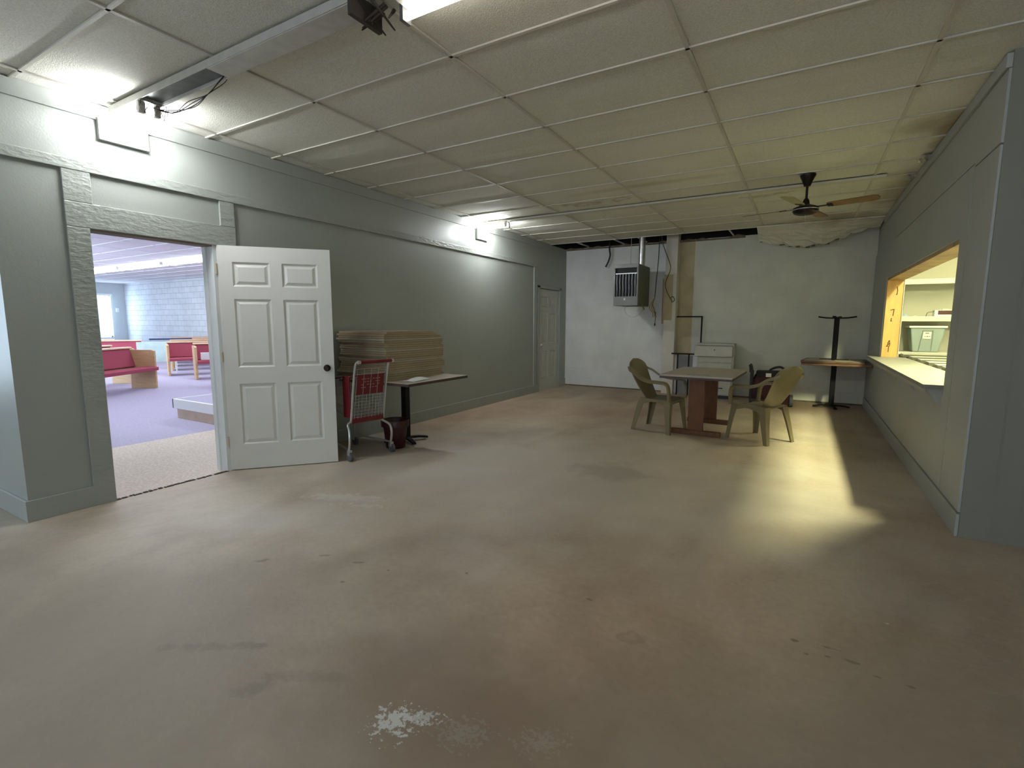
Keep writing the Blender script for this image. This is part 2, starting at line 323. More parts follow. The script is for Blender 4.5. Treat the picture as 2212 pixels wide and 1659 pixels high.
    def build(s, name, m, parent=None, bevel=0, smooth=False, seg=2):
        me = bpy.data.meshes.new(name); me.from_pydata(s.v, [], s.f); me.validate()
        bm = bmesh.new(); bm.from_mesh(me); bmesh.ops.recalc_face_normals(bm, faces=bm.faces); bm.to_mesh(me); bm.free()
        for q in (m if isinstance(m, (list, tuple)) else [m]): me.materials.append(q)
        if isinstance(m, (list, tuple)) and len(me.polygons) == len(s.mi):
            for p, k in zip(me.polygons, s.mi): p.material_index = k
        o = bpy.data.objects.new(name, me); C.objects.link(o)
        if parent: o.parent = parent
        if bevel:
            b = o.modifiers.new('bevel', 'BEVEL'); b.width = bevel; b.segments = seg; b.limit_method = 'ANGLE'; b.angle_limit = .6
        if smooth:
            for p in me.polygons: p.use_smooth = True
            e = o.modifiers.new('edges', 'EDGE_SPLIT'); e.split_angle = .75
        return o

def tag(o, label, cat, group=None, kind=None):
    o['label'] = label; o['category'] = cat
    if group: o['group'] = group
    if kind: o['kind'] = kind
    return o
def thing(name, label, cat, loc=(0, 0, 0), rz=0, group=None):
    o = bpy.data.objects.new(name, None); C.objects.link(o); o.location = loc; o.rotation_euler = (0, 0, rz); o.empty_display_size = .1
    return tag(o, label, cat, group)
def struct(o):
    o['kind'] = 'structure'; return o
def kids(o): return [x for x in bpy.data.objects if x.parent == o]
def copy_tree(o, parent=None):
    ch = kids(o)
    c = o.copy(); C.objects.link(c)
    if parent: c.parent = parent
    for k in ch: copy_tree(k, c)
    return c

H = 2.919; XL = -4.504; XR = .943; D = 10.006; T = .12
ZR = 3.5

# ------------------------------------------------------------------ STRUCTURE: main room
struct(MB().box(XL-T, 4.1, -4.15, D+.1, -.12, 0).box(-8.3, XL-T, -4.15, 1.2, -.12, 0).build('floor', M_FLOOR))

# left wall with two door openings
DY0, DY1, DZ = 1.64, 2.535, 2.035
EY0, EY1, EZ = 8.76, 9.65, 2.035
m = MB()
m.box(XL-T, XL, 1.145, DY0, 0, ZR).box(XL-T, XL, DY0, DY1, DZ, ZR).box(XL-T, XL, DY1, EY0, 0, ZR)
m.box(XL-T, XL, EY0, EY1, EZ, ZR).box(XL-T, XL, EY1, D, 0, ZR)
wl = struct(m.build('wall_left', M_WALL))
m = MB().box(-8.3, XL-T, 1.145, 1.265, 0, ZR)
struct(m.build('wall_left_return', M_WALL))
# trim boards on the left wall
TX = XL+.018
m = MB().box(XL, TX+.004, 1.127, 8.62, 2.425, 2.50)
struct(m.build('trim_1', M_TRIM, bevel=.004))
m = MB()
for y0, y1, z0, z1 in ((1.505, DY0, 0, DZ-.0005), (1.505, 2.715, DZ, 2.2095), (DY1+.03, 2.715, 0, DZ-.0005), (1.505, 1.67, 2.21, 2.425), (2.585, 2.715, 2.21, 2.425)):
    m.box(XL, TX, y0, y1, z0, z1)
struct(m.build('trim_2', M_TRIM, bevel=.004))
m = MB().box(XL, TX, 8.50, 8.625, .15, 2.425).box(XL, TX, 8.66, 8.75, 0, 2.09).box(XL, TX, 9.655, 9.74, 0, 2.09).box(XL, TX, 8.66, 9.74, 2.04, 2.09)
struct(m.build('trim_3', M_TRIMV, bevel=.003))
# upper ledge board with the stepped boxes round the lamps
m = MB().box(XL, XL+.014, 1.127, 9.2, 2.812, H)
m.box(XL, XL+.034, 1.742, 2.06, 2.678, 2.83).box(XL, XL+.034, 6.565, 6.86, 2.664, 2.83)
struct(m.build('trim_4', M_TRIMV, bevel=.002))
m = MB()
for a, b_ in ((1.127, DY0-.0), (2.715, 8.66), (9.74, D)): m.box(XL, XL+.016, a, b_, 0, .15)
m.box(-8.3, XL-.0, 1.129, 1.145, 0, .15)
struct(m.build('baseboard_left', M_TRIMV, bevel=.003))
# opening jamb lining (white)
m = MB().box(XL-T-.01, XL+.004, DY1-.03, DY1+.02, 0, DZ).box(XL-T-.02, XL-T+.03, DY1-.045, DY1-.03, 0, DZ-.01)
m.box(XL-T-.01, XL+.004, DY0-.02, DY0, 0, DZ)
struct(m.build('trim_5', M_JAMB, bevel=.002))
m = MB().box(XL-T-.01, XL+.002, DY0, DY1-.03, DZ-.012, DZ)
struct(m.build('trim_6', mat('raw_header_edge', (.22, .18, .14), .8)))

# back wall
m = MB().box(XL, XR+.4, D, D+.12, 0, 2.93)
struct(m.build('wall_back', M_BACK))
struct(MB().box(XL, 4.1, D+.001, D+.12, 2.93, ZR).build('wall_back_upper', M_VOID))
struct(MB().box(XL, XR, D-.012, D, 0, .025).build('baseboard_back', M_BOARD))
# post
m = MB().box(-2.35, -2.13, 9.80, D, 0, 2.0); m.cur = 1
m2 = MB(); m2.box(-2.35, -2.13, 9.80, D, 0, 3.2)
post = struct(m2.build('pillar_1', M_POST, bevel=.008))
m = MB().box(-2.358, -2.20, 9.79, 9.80, 1.42, 2.28).box(-2.44, -2.35, D-.004, D, 1.35, 2.22)
struct(m.build('trim_7', M_OCHRE))
m = MB().box(-2.13, -1.86, D-.003, D, .0, 2.92)
struct(m.build('trim_8', M_OCHRE)) 

# right wall with serving opening
OY0, OY1, OZ0, OZ1 = 4.80, 8.5, .88, 1.98
XK = XR+.15
m = MB().box(XR, XK, 4.095, OY0, 0, ZR).box(XR, XK, OY0, OY1, 0, OZ0).box(XR, XK, OY0, OY1, OZ1, ZR).box(XR, XK, OY1, D, 0, ZR)
struct(m.build('wall_right', M_RWALL))
struct(MB().box(XK, 4.1, 4.095, 4.245, 0, ZR).build('wall_right_return', M_RWALL_SHADE))
struct(MB().box(XR+.0001, XK, 4.090, 4.095, 0, ZR).build('wall_right_corner', M_RWALL_SHADE))  # thin skin giving the wall end the same shaded grey
# shallow boards on it
m = MB().box(XR-.014, XR, 4.097, 4.595, .165, 2.415)
m.box(XR-.014, XR, 4.607, OY0, .165, 2.44).box(XR-.014, XR, OY0, OY1, .165, OZ0-.04).box(XR-.014, XR, OY0, OY1, OZ1, 2.44).box(XR-.014, XR, OY1, 9.98, .165, 2.44)
struct(m.build('trim_9', M_RWALL, bevel=.0015))
m = MB().box(XR-.010, XR, 4.62, 8.0, 2.45, 2.835).box(XR-.014, XR, 4.097, 4.615, 2.425, 2.835)
struct(m.build('trim_10', M_RWALL))
m = MB().box(XR-.03, XR, 4.097, 9.2, 2.84, H)
struct(m.build('trim_11', M_RWALL, bevel=.003))
m = MB().box(XR-.018, XR, 4.097, D, 0, .15)
struct(m.build('baseboard_right', M_TRIMV, bevel=.003))

# ceiling: tiles and T bars
gx = [XL]+[-4.3316+1.2192*i for i in range(5)]+[XR]
gy0 = 1.9095
gy = [gy0+.6096*j for j in range(-10, 13)]
gxl = [-4.3316+1.2192*i for i in range(-4, 8)]
def ceil_ok(x, y):
    if y > 9.23: return False
    if x < XL: return y < 1.145
    if x > XR: return y < 4.095
    return True
m = MB()
xs = sorted(set([-8.3, XL, XR, 4.1]+[x for x in gxl if -8.3 < x < 4.1]))
ys = sorted(set([-4.15, 1.145, 4.095]+gy))
rnd = random.Random(3)
tz = {}
for i in range(len(xs)-1):
    for j in range(len(ys)-1):
        x0, x1, y0, y1 = xs[i], xs[i+1], ys[j], ys[j+1]
        cx_, cy_ = (x0+x1)/2, (y0+y1)/2
        if not ceil_ok(cx_, cy_) or cy_ < -4.15: continue
        if (-8.3 <= cx_ <= 4.1):
            sag = rnd.uniform(0, .010) if cy_ > 3 else rnd.uniform(0, .003)
            nn = 4
            for a in range(nn):
                for b_ in range(2):
                    def zz(u, v): return H+.012-sag*math.sin(PI*u)*math.sin(PI*v)*1.2
                    q = []
                    for (uu, vv) in ((a/nn, b_/2), ((a+1)/nn, b_/2), ((a+1)/nn, (b_+1)/2), (a/nn, (b_+1)/2)):
                        q.append((x0+(x1-x0)*uu, y0+(y1-y0)*vv, zz(uu, vv)))
                    m.add(q, [(0, 1, 2, 3)])
ceil = struct(m.build('ceiling', M_TILE))
m = MB()
def bar(x0, x1, y0, y1): m.box(x0, x1, y0, y1, H, H+.010)
for x in gxl:
    if x < XL and x > -8.3: bar(x-.012, x+.012, -4.1, 1.145)
    elif XL <= x <= XR: bar(x-.012, x+.012, -4.1, 9.22)
    elif XR < x < 4.0: bar(x-.012, x+.012, -4.1, 4.095)
for y in gy:
    if y > 9.23: continue
    x0 = XL if y > 1.145 else -8.3; x1 = XR if y > 4.095 else 4.1
    if -4.1 < y: bar(x0, x1, y-.010, y+.010)
struct(m.build('ceiling_grid', M_GRID))
# roof deck and dark space above the missing tiles
m = MB().box(-8.3, 4.1, -4.15, 10.1, ZR, ZR+.1)
struct(m.build('roof', M_VOID))
m = MB().box(XL+.001, XR-.001, 9.19, 9.22, H+.02, ZR)
m.box(XL, XL+.004, 9.22, D, H, ZR)
for x in (-3.9, -2.9, -1.6, -.3): m.box(x, x+.05, 9.22, D, 3.1, 3.3)
struct(m.build('beam_1', M_VOID))

# wings and front wall behind the viewer
m = MB()
wins = [(-6.0, -4.4), (-3.0, -1.4), (0.0, 1.6), (2.2, 3.8)]
px = -8.3
for a, b_ in wins:
    m.box(px, a, -4.15, -4.0, 0, ZR); m.box(a, b_, -4.15, -4.0, 0, .7); m.box(a, b_, -4.15, -4.0, 2.5, ZR); px = b_
m.box(px, 4.1, -4.15, -4.0, 0, ZR)
struct(m.build('wall_front', M_GREY))
m = MB().box(-8.3, -8.18, -4.0, -1.15, 0, ZR).box(-8.3, -8.18, .75, 1.145, 0, ZR).box(-8.3, -8.18, -1.15, .75, 0, .6).box(-8.3, -8.18, -1.15, .75, 2.4, ZR)
struct(m.build('wall_wing_left', M_GREY))
struct(MB().box(4.0, 4.1, -4.0, D, 0, ZR).build('wall_wing_right', M_GREY))
def window(name, boxes, glass):
    f = struct(boxes.build(name, M_WHITE)); 
    g = glass.build('pane', M_GLASS, f); return f
for k, (a, b_) in enumerate(wins):
    f = MB().box(a, b_, -4.12, -4.05, .7, .76).box(a, b_, -4.12, -4.05, 2.44, 2.5).box(a, a+.06, -4.12, -4.05, .7, 2.5).box(b_-.06, b_, -4.12, -4.05, .7, 2.5).box((a+b_)/2-.02, (a+b_)/2+.02, -4.12, -4.05, .7, 2.5)
    struct(f.build('window_%d' % (k+2), M_WHITE))
f = MB().box(-8.27, -8.2, -1.15, .75, .6, .66).box(-8.27, -8.2, -1.15, .75, 2.34, 2.4).box(-8.27, -8.2, -1.15, -1.09, .6, 2.4).box(-8.27, -8.2, .69, .75, .6, 2.4).box(-8.27, -8.2, -.23, -.17, .6, 2.4)
struct(f.build('window_6', M_WHITE))

# ------------------------------------------------------------------ doors
def six_panel(w_, h_, th):
    m = MB()
    st = .115; mid = .10
    pw = (w_-2*st-mid)/2
    rows = [(.235*h_/2.03, .80*h_/2.03), (.95*h_/2.03, 1.565*h_/2.03), (1.675*h_/2.03, 1.89*h_/2.03)]
    cols = [(st, st+pw), (st+pw+mid, w_-st)]
    xs_ = [0, st, st+pw, st+pw+mid, w_-st, w_]
    for a, b_ in ((0, st), (st+pw, st+pw+mid), (w_-st, w_)): m.box(a, b_, 0, th, 0, h_)
    zz = [0]+[q for r in rows for q in r]+[h_]
    for c0, c1 in cols:
        for k in range(0, len(zz), 2): m.box(c0, c1, 0, th, zz[k], zz[k+1])
        for z0, z1 in rows:
            g = .045; r_ = .012
            for sgn, ya, yb, yc in ((0, 0, r_, .002), (1, th, th-r_, th-.002)):
                # bevel ring going in, then raised field coming out
                o0 = [(c0, ya, z0), (c1, ya, z0), (c1, ya, z1), (c0, ya, z1)]
                o1 = [(c0+.014, yb, z0+.014), (c1-.014, yb, z0+.014), (c1-.014, yb, z1-.014), (c0+.014, yb, z1-.014)]
                o2 = [(c0+.022, yb, z0+.022), (c1-.022, yb, z0+.022), (c1-.022, yb, z1-.022), (c0+.022, yb, z1-.022)]
                o3 = [(c0+g, yc, z0+g), (c1-g, yc, z0+g), (c1-g, yc, z1-g), (c0+g, yc, z1-g)]
                vs_ = o0+o1+o2+o3; fs = []
                for k in range(3):
                    for i in range(4): fs.append((k*4+i, k*4+(i+1) % 4, (k+1)*4+(i+1) % 4, (k+1)*4+i))
                fs.append((12, 13, 14, 15)); m.add(vs_, fs)
    return m
def raw_build(m, name, mt, parent=None):
    return m.build(name, mt, parent)
door = six_panel(.935, 2.03, .035).build('door_1', M_DOOR)
door.location = (XL+.012, 2.533, .008); door.rotation_euler = (0, 0, math.atan2(.710, .622)); struct(door)
m = MB()
for yy, d in ((-.0, -1), (.035, 1)):
    m.cyl((.87, yy, .925), (.87, yy+d*.012, .925), .033, .030, 20); m.cyl((.87, yy+d*.01, .925), (.87, yy+d*.032, .925), .012, .012, 12)
    m.cyl((.87, yy+d*.030, .925), (.87, yy+d*.045, .925), .018, .028, 20); m.cyl((.87, yy+d*.045, .925), (.87, yy+d*.062, .925), .028, .016, 20)
m.build('door_knob', M_KNOB, door, smooth=True)
for z in (.22, 1.0, 1.78):
    h_ = MB().cyl((-.006, -.004, z), (-.006, -.004, z+.09), .007, .007, 8).box(-.02, .0, -.002, .03, z, z+.09).build('door_hinge', M_HINGE, door); h_['label'] = 'brass hinge'
d2 = six_panel(.885, 2.02, .035).build('door_2', M_DOOR2)
d2.location = (XL-.012, EY0+.003, .006); d2.rotation_euler = (0, 0, PI/2); struct(d2)
m = MB().cyl((.28-.23, -.0, .92), (.05, -.03, .92), .012, .012, 12).cyl((.05, -.03, .92), (.05, -.06, .92), .026, .02, 16)
m.cyl((.05, 0, .92), (.05, -.01, .92), .03, .03, 16)
m.build('door_knob', M_CHROME, d2, smooth=True)
m = MB().box(XL-T, XL-.055, EY0, EY1, 0, EZ)
struct(m.build('wall_left_door_backing', M_VOID))

# ------------------------------------------------------------------ HALL beyond the open door
HX0 = -24.4; HY1 = 9.85; HH = 2.92
struct(MB().box(HX0, XL-T, 1.265, HY1, -.1, -.004).build('floor_hall', M_PURPLE))
m = MB().box(-6.41, XL-T+.115, DY0-.01, HY1, -.004, .004).box(-6.41, XL-T, 1.265, DY0-.01, -.004, .004)
struct(m.build('floor_hall_entry', M_BEIGE))
# ragged threshold edge
m = MB(); rnd = random.Random(11); y = DY0
while y < DY1-.04:
    s_ = rnd.uniform(.012, .05); m.box(XL-.010-rnd.uniform(0, .012), XL+.004+rnd.uniform(0, .012), y, y+s_, 0, .0045+rnd.uniform(0, .002)); y += s_*rnd.uniform(.9, 1.7)
struct(m.build('floor_threshold_debris', M_DIRT))
struct(MB().box(HX0, XL-T, HY1, HY1+.15, 0, 3).build('wall_hall_back', M_HBLOCK))
m = MB().box(HX0-.15, HX0, 1.265, 7.9, 0, 3).box(HX0-.15, HX0, 9.36, HY1+.15, 0, 3).box(HX0-.15, HX0, 7.9, 9.36, 0, .74).box(HX0-.15, HX0, 7.9, 9.36, 2.43, 3)
struct(m.build('wall_hall_left', M_HWALL))
struct(MB().box(HX0, -19.2, 1.145, 1.265, 0, 3).box(-12.8, -8.3, 1.145, 1.265, 0, 3).box(-19.2, -12.8, 1.145, 1.265, 2.55, 3).build('wall_hall_front', M_HWALL))
m = MB().box(HX0, XL-T, 1.265, HY1, HH, HH+.08)
struct(m.build('ceiling_hall', M_HTILE))
m = MB()
for k in range(-2, 17):
    x = -5.4-1.22*k
    if HX0 < x < XL-T: m.box(x-.012, x+.012, 1.27, HY1, HH-.006, HH)
for k in range(0, 14):
    y = 1.6+.61*k
    if y < HY1: m.box(HX0, XL-T, y-.012, y+.012, HH-.006, HH)
struct(m.build('ceiling_hall_grid', M_WHITE))
# hall window with vertical blinds
f = MB().box(HX0-.12, HX0-.06, 7.9, 9.36, .74, .80).box(HX0-.12, HX0-.06, 7.9, 9.36, 2.37, 2.43).box(HX0-.12, HX0-.06, 7.9, 7.96, .74, 2.43).box(HX0-.12, HX0-.06, 9.30, 9.36, .74, 2.43).box(HX0-.12, HX0-.06, 8.60, 8.66, .74, 2.43)
wf = struct(f.build('window_1', M_WHITE))
MB().box(HX0-.10, HX0-.09, 7.96, 9.30, .80, 2.37).build('pane', M_DAY, wf)
bl = thing('vertical_blind', 'white vertical blind hanging in the bright far window of the hall', 'blind', (HX0+.05, 8.63, 2.43))
MB().box(-.03, .03, -.74, .76, -.02, .05).build('head_rail', M_WHITE, bl)
for k in range(12):
    y = -.68+k*.118; a = .9
    MB().hexa([(-.04*math.cos(a), y-.045*math.sin(a), -1.66), (.04*math.cos(a), y+.045*math.sin(a), -1.66), (.04*math.cos(a)+.002, y+.045*math.sin(a), -1.66), (-.04*math.cos(a)+.002, y-.045*math.sin(a)+.002, -1.66),
               (-.04*math.cos(a), y-.045*math.sin(a), -.02), (.04*math.cos(a), y+.045*math.sin(a), -.02), (.04*math.cos(a)+.002, y+.045*math.sin(a), -.02), (-.04*math.cos(a)+.002, y-.045*math.sin(a)+.002, -.02)]).build('slat', M_BLIND, bl)
m = MB().box(0, .04, -.05, .05, -.08, .08)
o = tag(m.build('wall_thermostat', M_WHITE, bevel=.006), 'small white box on the hall wall between the blind and the corner', 'thermostat'); o.location = (HX0, 9.56, 1.84)

# hall lamps: a row of wraparound fixtures
def hall_lamp(x1, y, label, grp):
    t = thing('wraparound_light', label, 'ceiling light', (x1-1.2, y, HH-.008), 0, grp)
    prof = [(-.16, 0), (-.15, -.045), (-.11, -.08), (-.04, -.09), (.04, -.09), (.11, -.08), (.15, -.045), (.16, 0)]
    MB().prism(prof, -1.11, 1.11, 'x').build('diffuser', M_HTUBE, t)
    for sx in (-1.13, 1.111): MB().box(sx, sx+.019, -.16, .16, -.09, 0).build('end_cap', M_WHITE, t)
    return t
for k in range(-1, 5):
    hall_lamp(-9.5-2.4*k, 6.8, 'glowing wraparound light in the row on the hall ceiling', 'ceiling lights in the row over the hall pews')

for k in range(2):  # added pair, hidden above the door header, to brighten the entry carpet
    hall_lamp(-5.4-2.4*k, 3.0, 'added unseen wraparound light brightening the beige entry carpet of the hall', 'added unseen lights over the hall entry')
# platform with white nosing
t = thing('low_platform', 'low platform with white edge board in the hall just inside the door', 'platform', (-6.2, 4.8, 0))
MB().box(-1.50, 1.50, -1.17, 1.5, 0, .18).build('base', M_PALEWOOD, t)
MB().box(-1.56, 1.52, -1.20, -1.165, .14, .275).box(-1.56, -1.53, -1.20, 1.5, .14, .275).build('nosing', M_WHITE, t, bevel=.004)
MB().box(-1.53, 1.52, -1.165, 1.5, .18, .27).build('carpet_top', M_PURPLE, t)

# pews
def make_pew(L, cushion=True):
    """local x along the bench, front toward -y"""
    t = thing('church_pew', 'pew', 'pew')
    h = L/2
    MB().sheet(lambda u, v: (-h+.04+(L-.08)*u, -.34+.46*v, .445+.02*math.sin(PI*v)-.015*v), 8, 6, .07).build('seat', M_ROSE, t, bevel=.01)
    MB().hexa([(-h+.05, .12, .46), (h-.05, .12, .46), (h-.05, .15, .46), (-h+.05, .15, .46), (-h+.05, .215, .82), (h-.05, .215, .82), (h-.05, .245, .82), (-h+.05, .245, .82)]).build('backrest', M_ROSE, t, bevel=.01)
    MB().hexa([(-h+.04, .152, .35), (h-.04, .152, .35), (h-.04, .175, .35), (-h+.04, .175, .35), (-h+.04, .247, .83), (h-.04, .247, .83), (h-.04, .27, .83), (-h+.04, .27, .83)]).build('back_panel', M_OAK, t)
    MB().prism([(.19, .825), (.29, .825), (.29, .845), (.27, .862), (.21, .862), (.19, .845)], -h+.02, h-.02, 'x').build('top_rail', M_OAKT, t)
    prof = [(-.26, 0), (.25, 0), (.24, .35), (.30, .76), (.27, .80), (-.20, .80), (-.27, .775), (-.27, .4)]
    for sx in (-1, 1):
        MB().prism(prof, sx*h-.025*(sx+1)+0, sx*h-.025*(sx+1)+.05, 'x').build('end_panel', M_OAK, t, bevel=.006)
    return t
def place_pew(p, end, facing, L, side, label, grp=None):
    """end: floor point of the aisle end; facing: unit vector of the front; side +1 when that end is at local +x"""
    fx, fy = facing; q = math.hypot(fx, fy); fx /= q; fy /= q
    rz = math.atan2(fx, -fy)                     # local -y -> facing
    ax = (math.cos(rz), math.sin(rz))            # local +x
    p.location = (end[0]-side*ax[0]*L/2, end[1]-side*ax[1]*L/2, -.004); p.rotation_euler = (0, 0, rz)
    p['label'] = label
    if grp: p['group'] = grp
pewA = make_pew(2.9)
def ray_xy(u):
    d = r2*((u-1106)/FPX)+u2*0+fwd
    return d.x, d.y
place_pew(pewA, (-11.80, 4.99), (.83, .52), 2.9, 1, 'rose cushioned oak pew nearest the open door, at its left side', None)
PEWS = [((-13.08, 5.15), (.83, .52), 1, 'rose cushioned oak pew directly behind the nearest pew, mostly hidden by it'),
        ((-12.65, 6.42), (.89, -.36), -1, 'rose cushioned oak pew with the papers and book on its seat'),
        ((-14.10, 6.50), (.89, -.36), -1, 'rose cushioned oak pew between the pale cyan board and the pew with papers'),
        ((-16.15, 6.85), (.80, -.42), 1, 'rose cushioned oak pew whose end post touches the pale cyan board'),
        ((-17.6, 6.75), (.80, -.42), 1, 'rose cushioned oak pew second from the pale cyan board, in the far left group'),
        ((-19.3, 6.7), (.80, -.42), 1, 'rose cushioned oak pew at the edge of the doorway in the far left group')]
for e, fc, sd, lb in PEWS:
    c = copy_tree(pewA); place_pew(c, e, fc, 2.9, sd, lb)
for k, (e, lb) in enumerate((((-15.5, 7.25), 'oak pew back whose top rail shows just above the cushioned pews on the right'), ((-16.9, 8.0), 'oak pew back in the row behind, only its rail showing'), ((-18.3, 8.6), 'farthest oak pew, its rail against the block wall'))):
    c = copy_tree(pewA); place_pew(c, e, (.89, -.36), 2.9, -1, lb)
pewA['label'] = 'rose cushioned oak pew nearest the open door, at its left side'
# second pew end at the right edge of the view
t = thing('pulpit_chair', 'curved oak chair arm with white pad at the right edge of the doorway', 'chair', (-10.45, 6.05, -.004), 2.0)
for sx in (-1, 1):
    MB().tube([(sx*.28, -.25, 0), (sx*.28, -.28, .25), (sx*.28, -.33, .48), (sx*.28, -.30, .62), (sx*.28, -.1, .64), (sx*.28, .22, .66)], .03, 8, smooth=5).build('arm', M_OAK, t, smooth=True)
    MB().box(sx*.28-.035, sx*.28+.035, -.33, .1, .655, .70).build('arm_pad', M_WHITE, t, bevel=.012)
    MB().box(sx*.28-.03, sx*.28+.03, .2, .26, 0, 1.0).build('leg', M_OAK, t)
MB().box(-.26, .26, -.25, .22, .40, .47).build('seat', M_ROSE, t, bevel=.015)
MB().box(-.25, .25, .20, .25, .5, 1.0).build('backrest', M_ROSE, t, bevel=.015)
# board and strip
t = thing('foam_board', 'pale cyan board standing between the two groups of pews', 'board', (-14.85, 6.70, 0), math.radians(72))
MB().box(-.50, .38, -.02, .02, .3, .84).build('panel', M_BOARDC, t, bevel=.004)
for x in (-.5, .32): MB().box(x, x+.04, -.02, .02, -.004, .3).build('leg', M_WHITE, t)
o = tag(MB().box(-.55, .5, -.03, .03, 0, .05).build('navy_tube', M_NAVY, bevel=.01), 'long navy strip lying along the pew rail above the cyan board', 'strip'); o.location = (-16.1, 7.6, .84); o.rotation_euler = (0, 0, math.radians(70))
MB().box(-.012, .012, -.012, .012, -.845, 0).build('prop', M_BLACK, o)
# papers and book on the pew seat
def on_pew(x, y): return (x, y)
o = tag(MB().box(-.02, .02, -.09, .09, 0, .17).build('paper_booklet', M_PAPER), 'white booklet standing on the pew seat beside the black book', 'booklet'); o.location = (-12.34, 6.52, .47); o.rotation_euler = (0, .15, -.4)
t = thing('hymn_book', 'black book on top of the small stack beside the white booklet', 'book', (-12.33, 6.74, .545), -.4)
MB().box(-.10, .10, -.08, .08, 0, .045).build('cover', M_BLACKP, t, bevel=.004)
o = tag(MB().box(-.10, .10, -.08, .08, 0, .07).build('folded_papers', mat('grey_papers', (.5, .6, .58), .8), bevel=.004), 'grey folded papers under the black book on the pew', 'papers'); o.location = (-12.33, 6.74, .47); o.rotation_euler = (0, 0, -.4)

# ------------------------------------------------------------------ ceiling strip lights of the main room
t = thing('strip_light', 'long dusty strip light channel with a lit tube at the wall over the open door', 'strip light', (XL, 1.88, 2.875))
MB().box(.05, 2.55, -.075, -.066, 0, .043).box(.05, 2.55, .066, .075, 0, .043).box(.05, 1.3, -.066, .066, .036, .043).box(.05, .50, -.066, .066, -.002, .036).box(1.32, 2.55, -.066, .066, -.002, .036).build('channel', M_STEELW, t, bevel=.002)
MB().box(.50, 1.32, -.066, .066, .022, .037).build('inner_tray', M_STEELD, t)
for dy in (-.045, .05):
    MB().box(.44, .475, dy-.022, dy+.022, -.075, -.002).cyl((.425, dy, -.048), (.48, dy, -.048), .02, .02, 12).build('lamp_holder', M_STEELW, t, bevel=.003)
    MB().cyl((.036, dy, -.048), (.43, dy, -.048), .013, .013, 16).build('lit_tube', M_TUBE, t, smooth=True)
m = MB(); rnd = random.Random(5)
for k in range(5):
    a = .08+rnd.uniform(-.02, .03)
    m.tube([(.46, .06+rnd.uniform(-.02, .02), -.02), (.60, .085+a*.2, -.035-rnd.uniform(0, .02)), (.82, .10+rnd.uniform(-.03, .03), -.045+rnd.uniform(-.01, .02)), (1.02, .10, -.02), (1.25, .07+rnd.uniform(-.02, .02), .0), (1.33, .05, .02)], .0025, 5, smooth=5)
m.build('loose_wires', M_BLACK, t)
m = MB()
for k in range(14): m.cyl((.42+rnd.uniform(0, .16), rnd.uniform(-.07, .1), -.01), (.42+rnd.uniform(0, .18), rnd.uniform(-.07, .12), -.045+rnd.uniform(-.03, .02)), .002, .002, 5)
m.build('cobweb_wires', M_DIRT, t)
m = MB(); m.box(2.545, 2.57, -.08, .12, -.06, .043)
for k in range(10): m.cyl((2.5+rnd.uniform(0, .16), rnd.uniform(-.05, .14), .02), (2.5+rnd.uniform(0, .2), rnd.uniform(-.05, .14), -.06), .009, .004, 6)
m.build('burnt_joint', M_DIRT, t)

t = thing('strip_light', 'strip light with a pale tube near the top edge of the photo', 'strip light', (-1.76, 1.99, 2.875))
MB().box(0, 2.2, -.12, .02, -.0, .043).build('channel', M_STEELW, t, bevel=.002)
MB().cyl((0, .0, -.03), (2.2, .0, -.03), .020, .020, 16).build('pale_tube', M_TUBED, t, smooth=True)
MB().box(-.02, .0, -.03, .03, -.06, .03).build('lamp_holder', M_STEELD, t)

t = thing('strip_light', 'far strip light running across the ceiling with a lit tube at the left wall', 'strip light', (XL, 6.70, 2.884))
MB().box(.05, .50, -.06, .06, 0, .034).box(.50, 5.15, -.06, .04, .012, .034).build('channel', M_GRID, t)
for dy in (-.045, .05):
    MB().box(.47, .50, dy-.02, dy+.02, -.07, 0).build('lamp_holder', M_STEELW, t, bevel=.003)
    MB().cyl((.036, dy, -.045), (.47, dy, -.045), .013, .013, 16).build('lit_tube', M_TUBE, t, smooth=True)

# loose foil scraps where the tiles meet the right wall
for k, (x, y, lb) in enumerate(((.885, 6.15, 'crumpled foil scrap at the stained ceiling edge, the one nearer the stained tile'), (.87, 6.85, 'crumpled foil scrap at the ceiling edge, the one nearer the fan'))):
    rnd = random.Random(20+k)
    o = MB().sheet(lambda u, v: (-.04+.08*u+rnd.uniform(-.008, .008), -.10+.20*v, rnd.uniform(-.012, .012)), 4, 6, .002).build('foil_scrap', M_CHROME)
    tag(o, lb, 'foil'); o.location = (x, y, H-.014)

# ------------------------------------------------------------------ ceiling fan
t = thing('ceiling_fan', 'dark ceiling fan with wooden blades hanging above the plastic chairs', 'ceiling fan', (-.065, 6.28, H), math.radians(-15))
MB().lathe([(.075, 0), (.074, -.012), (.055, -.05), (.036, -.10), (.030, -.115), (.012, -.118)], n=28).build('canopy', M_DARKBR, t, smooth=True)
MB().cyl((0, 0, -.115), (0, 0, -.30), .0125, .0125, 12).build('downrod', M_DARKBR, t, smooth=True)
MB().lathe([(.018, -.24), (.03, -.262), (.035, -.30), (.075, -.315), (.118, -.335), (.122, -.35), (.122, -.372), (.108, -.39), (.07, -.405), (.03, -.41)], n=36).build('motor_housing', M_DARKBR, t, smooth=True)
MB().lathe([(.1225, -.350), (.125, -.353), (.125, -.357), (.1225, -.360)], n=36, caps=False).build('trim_ring', M_CHROME, t, smooth=True)
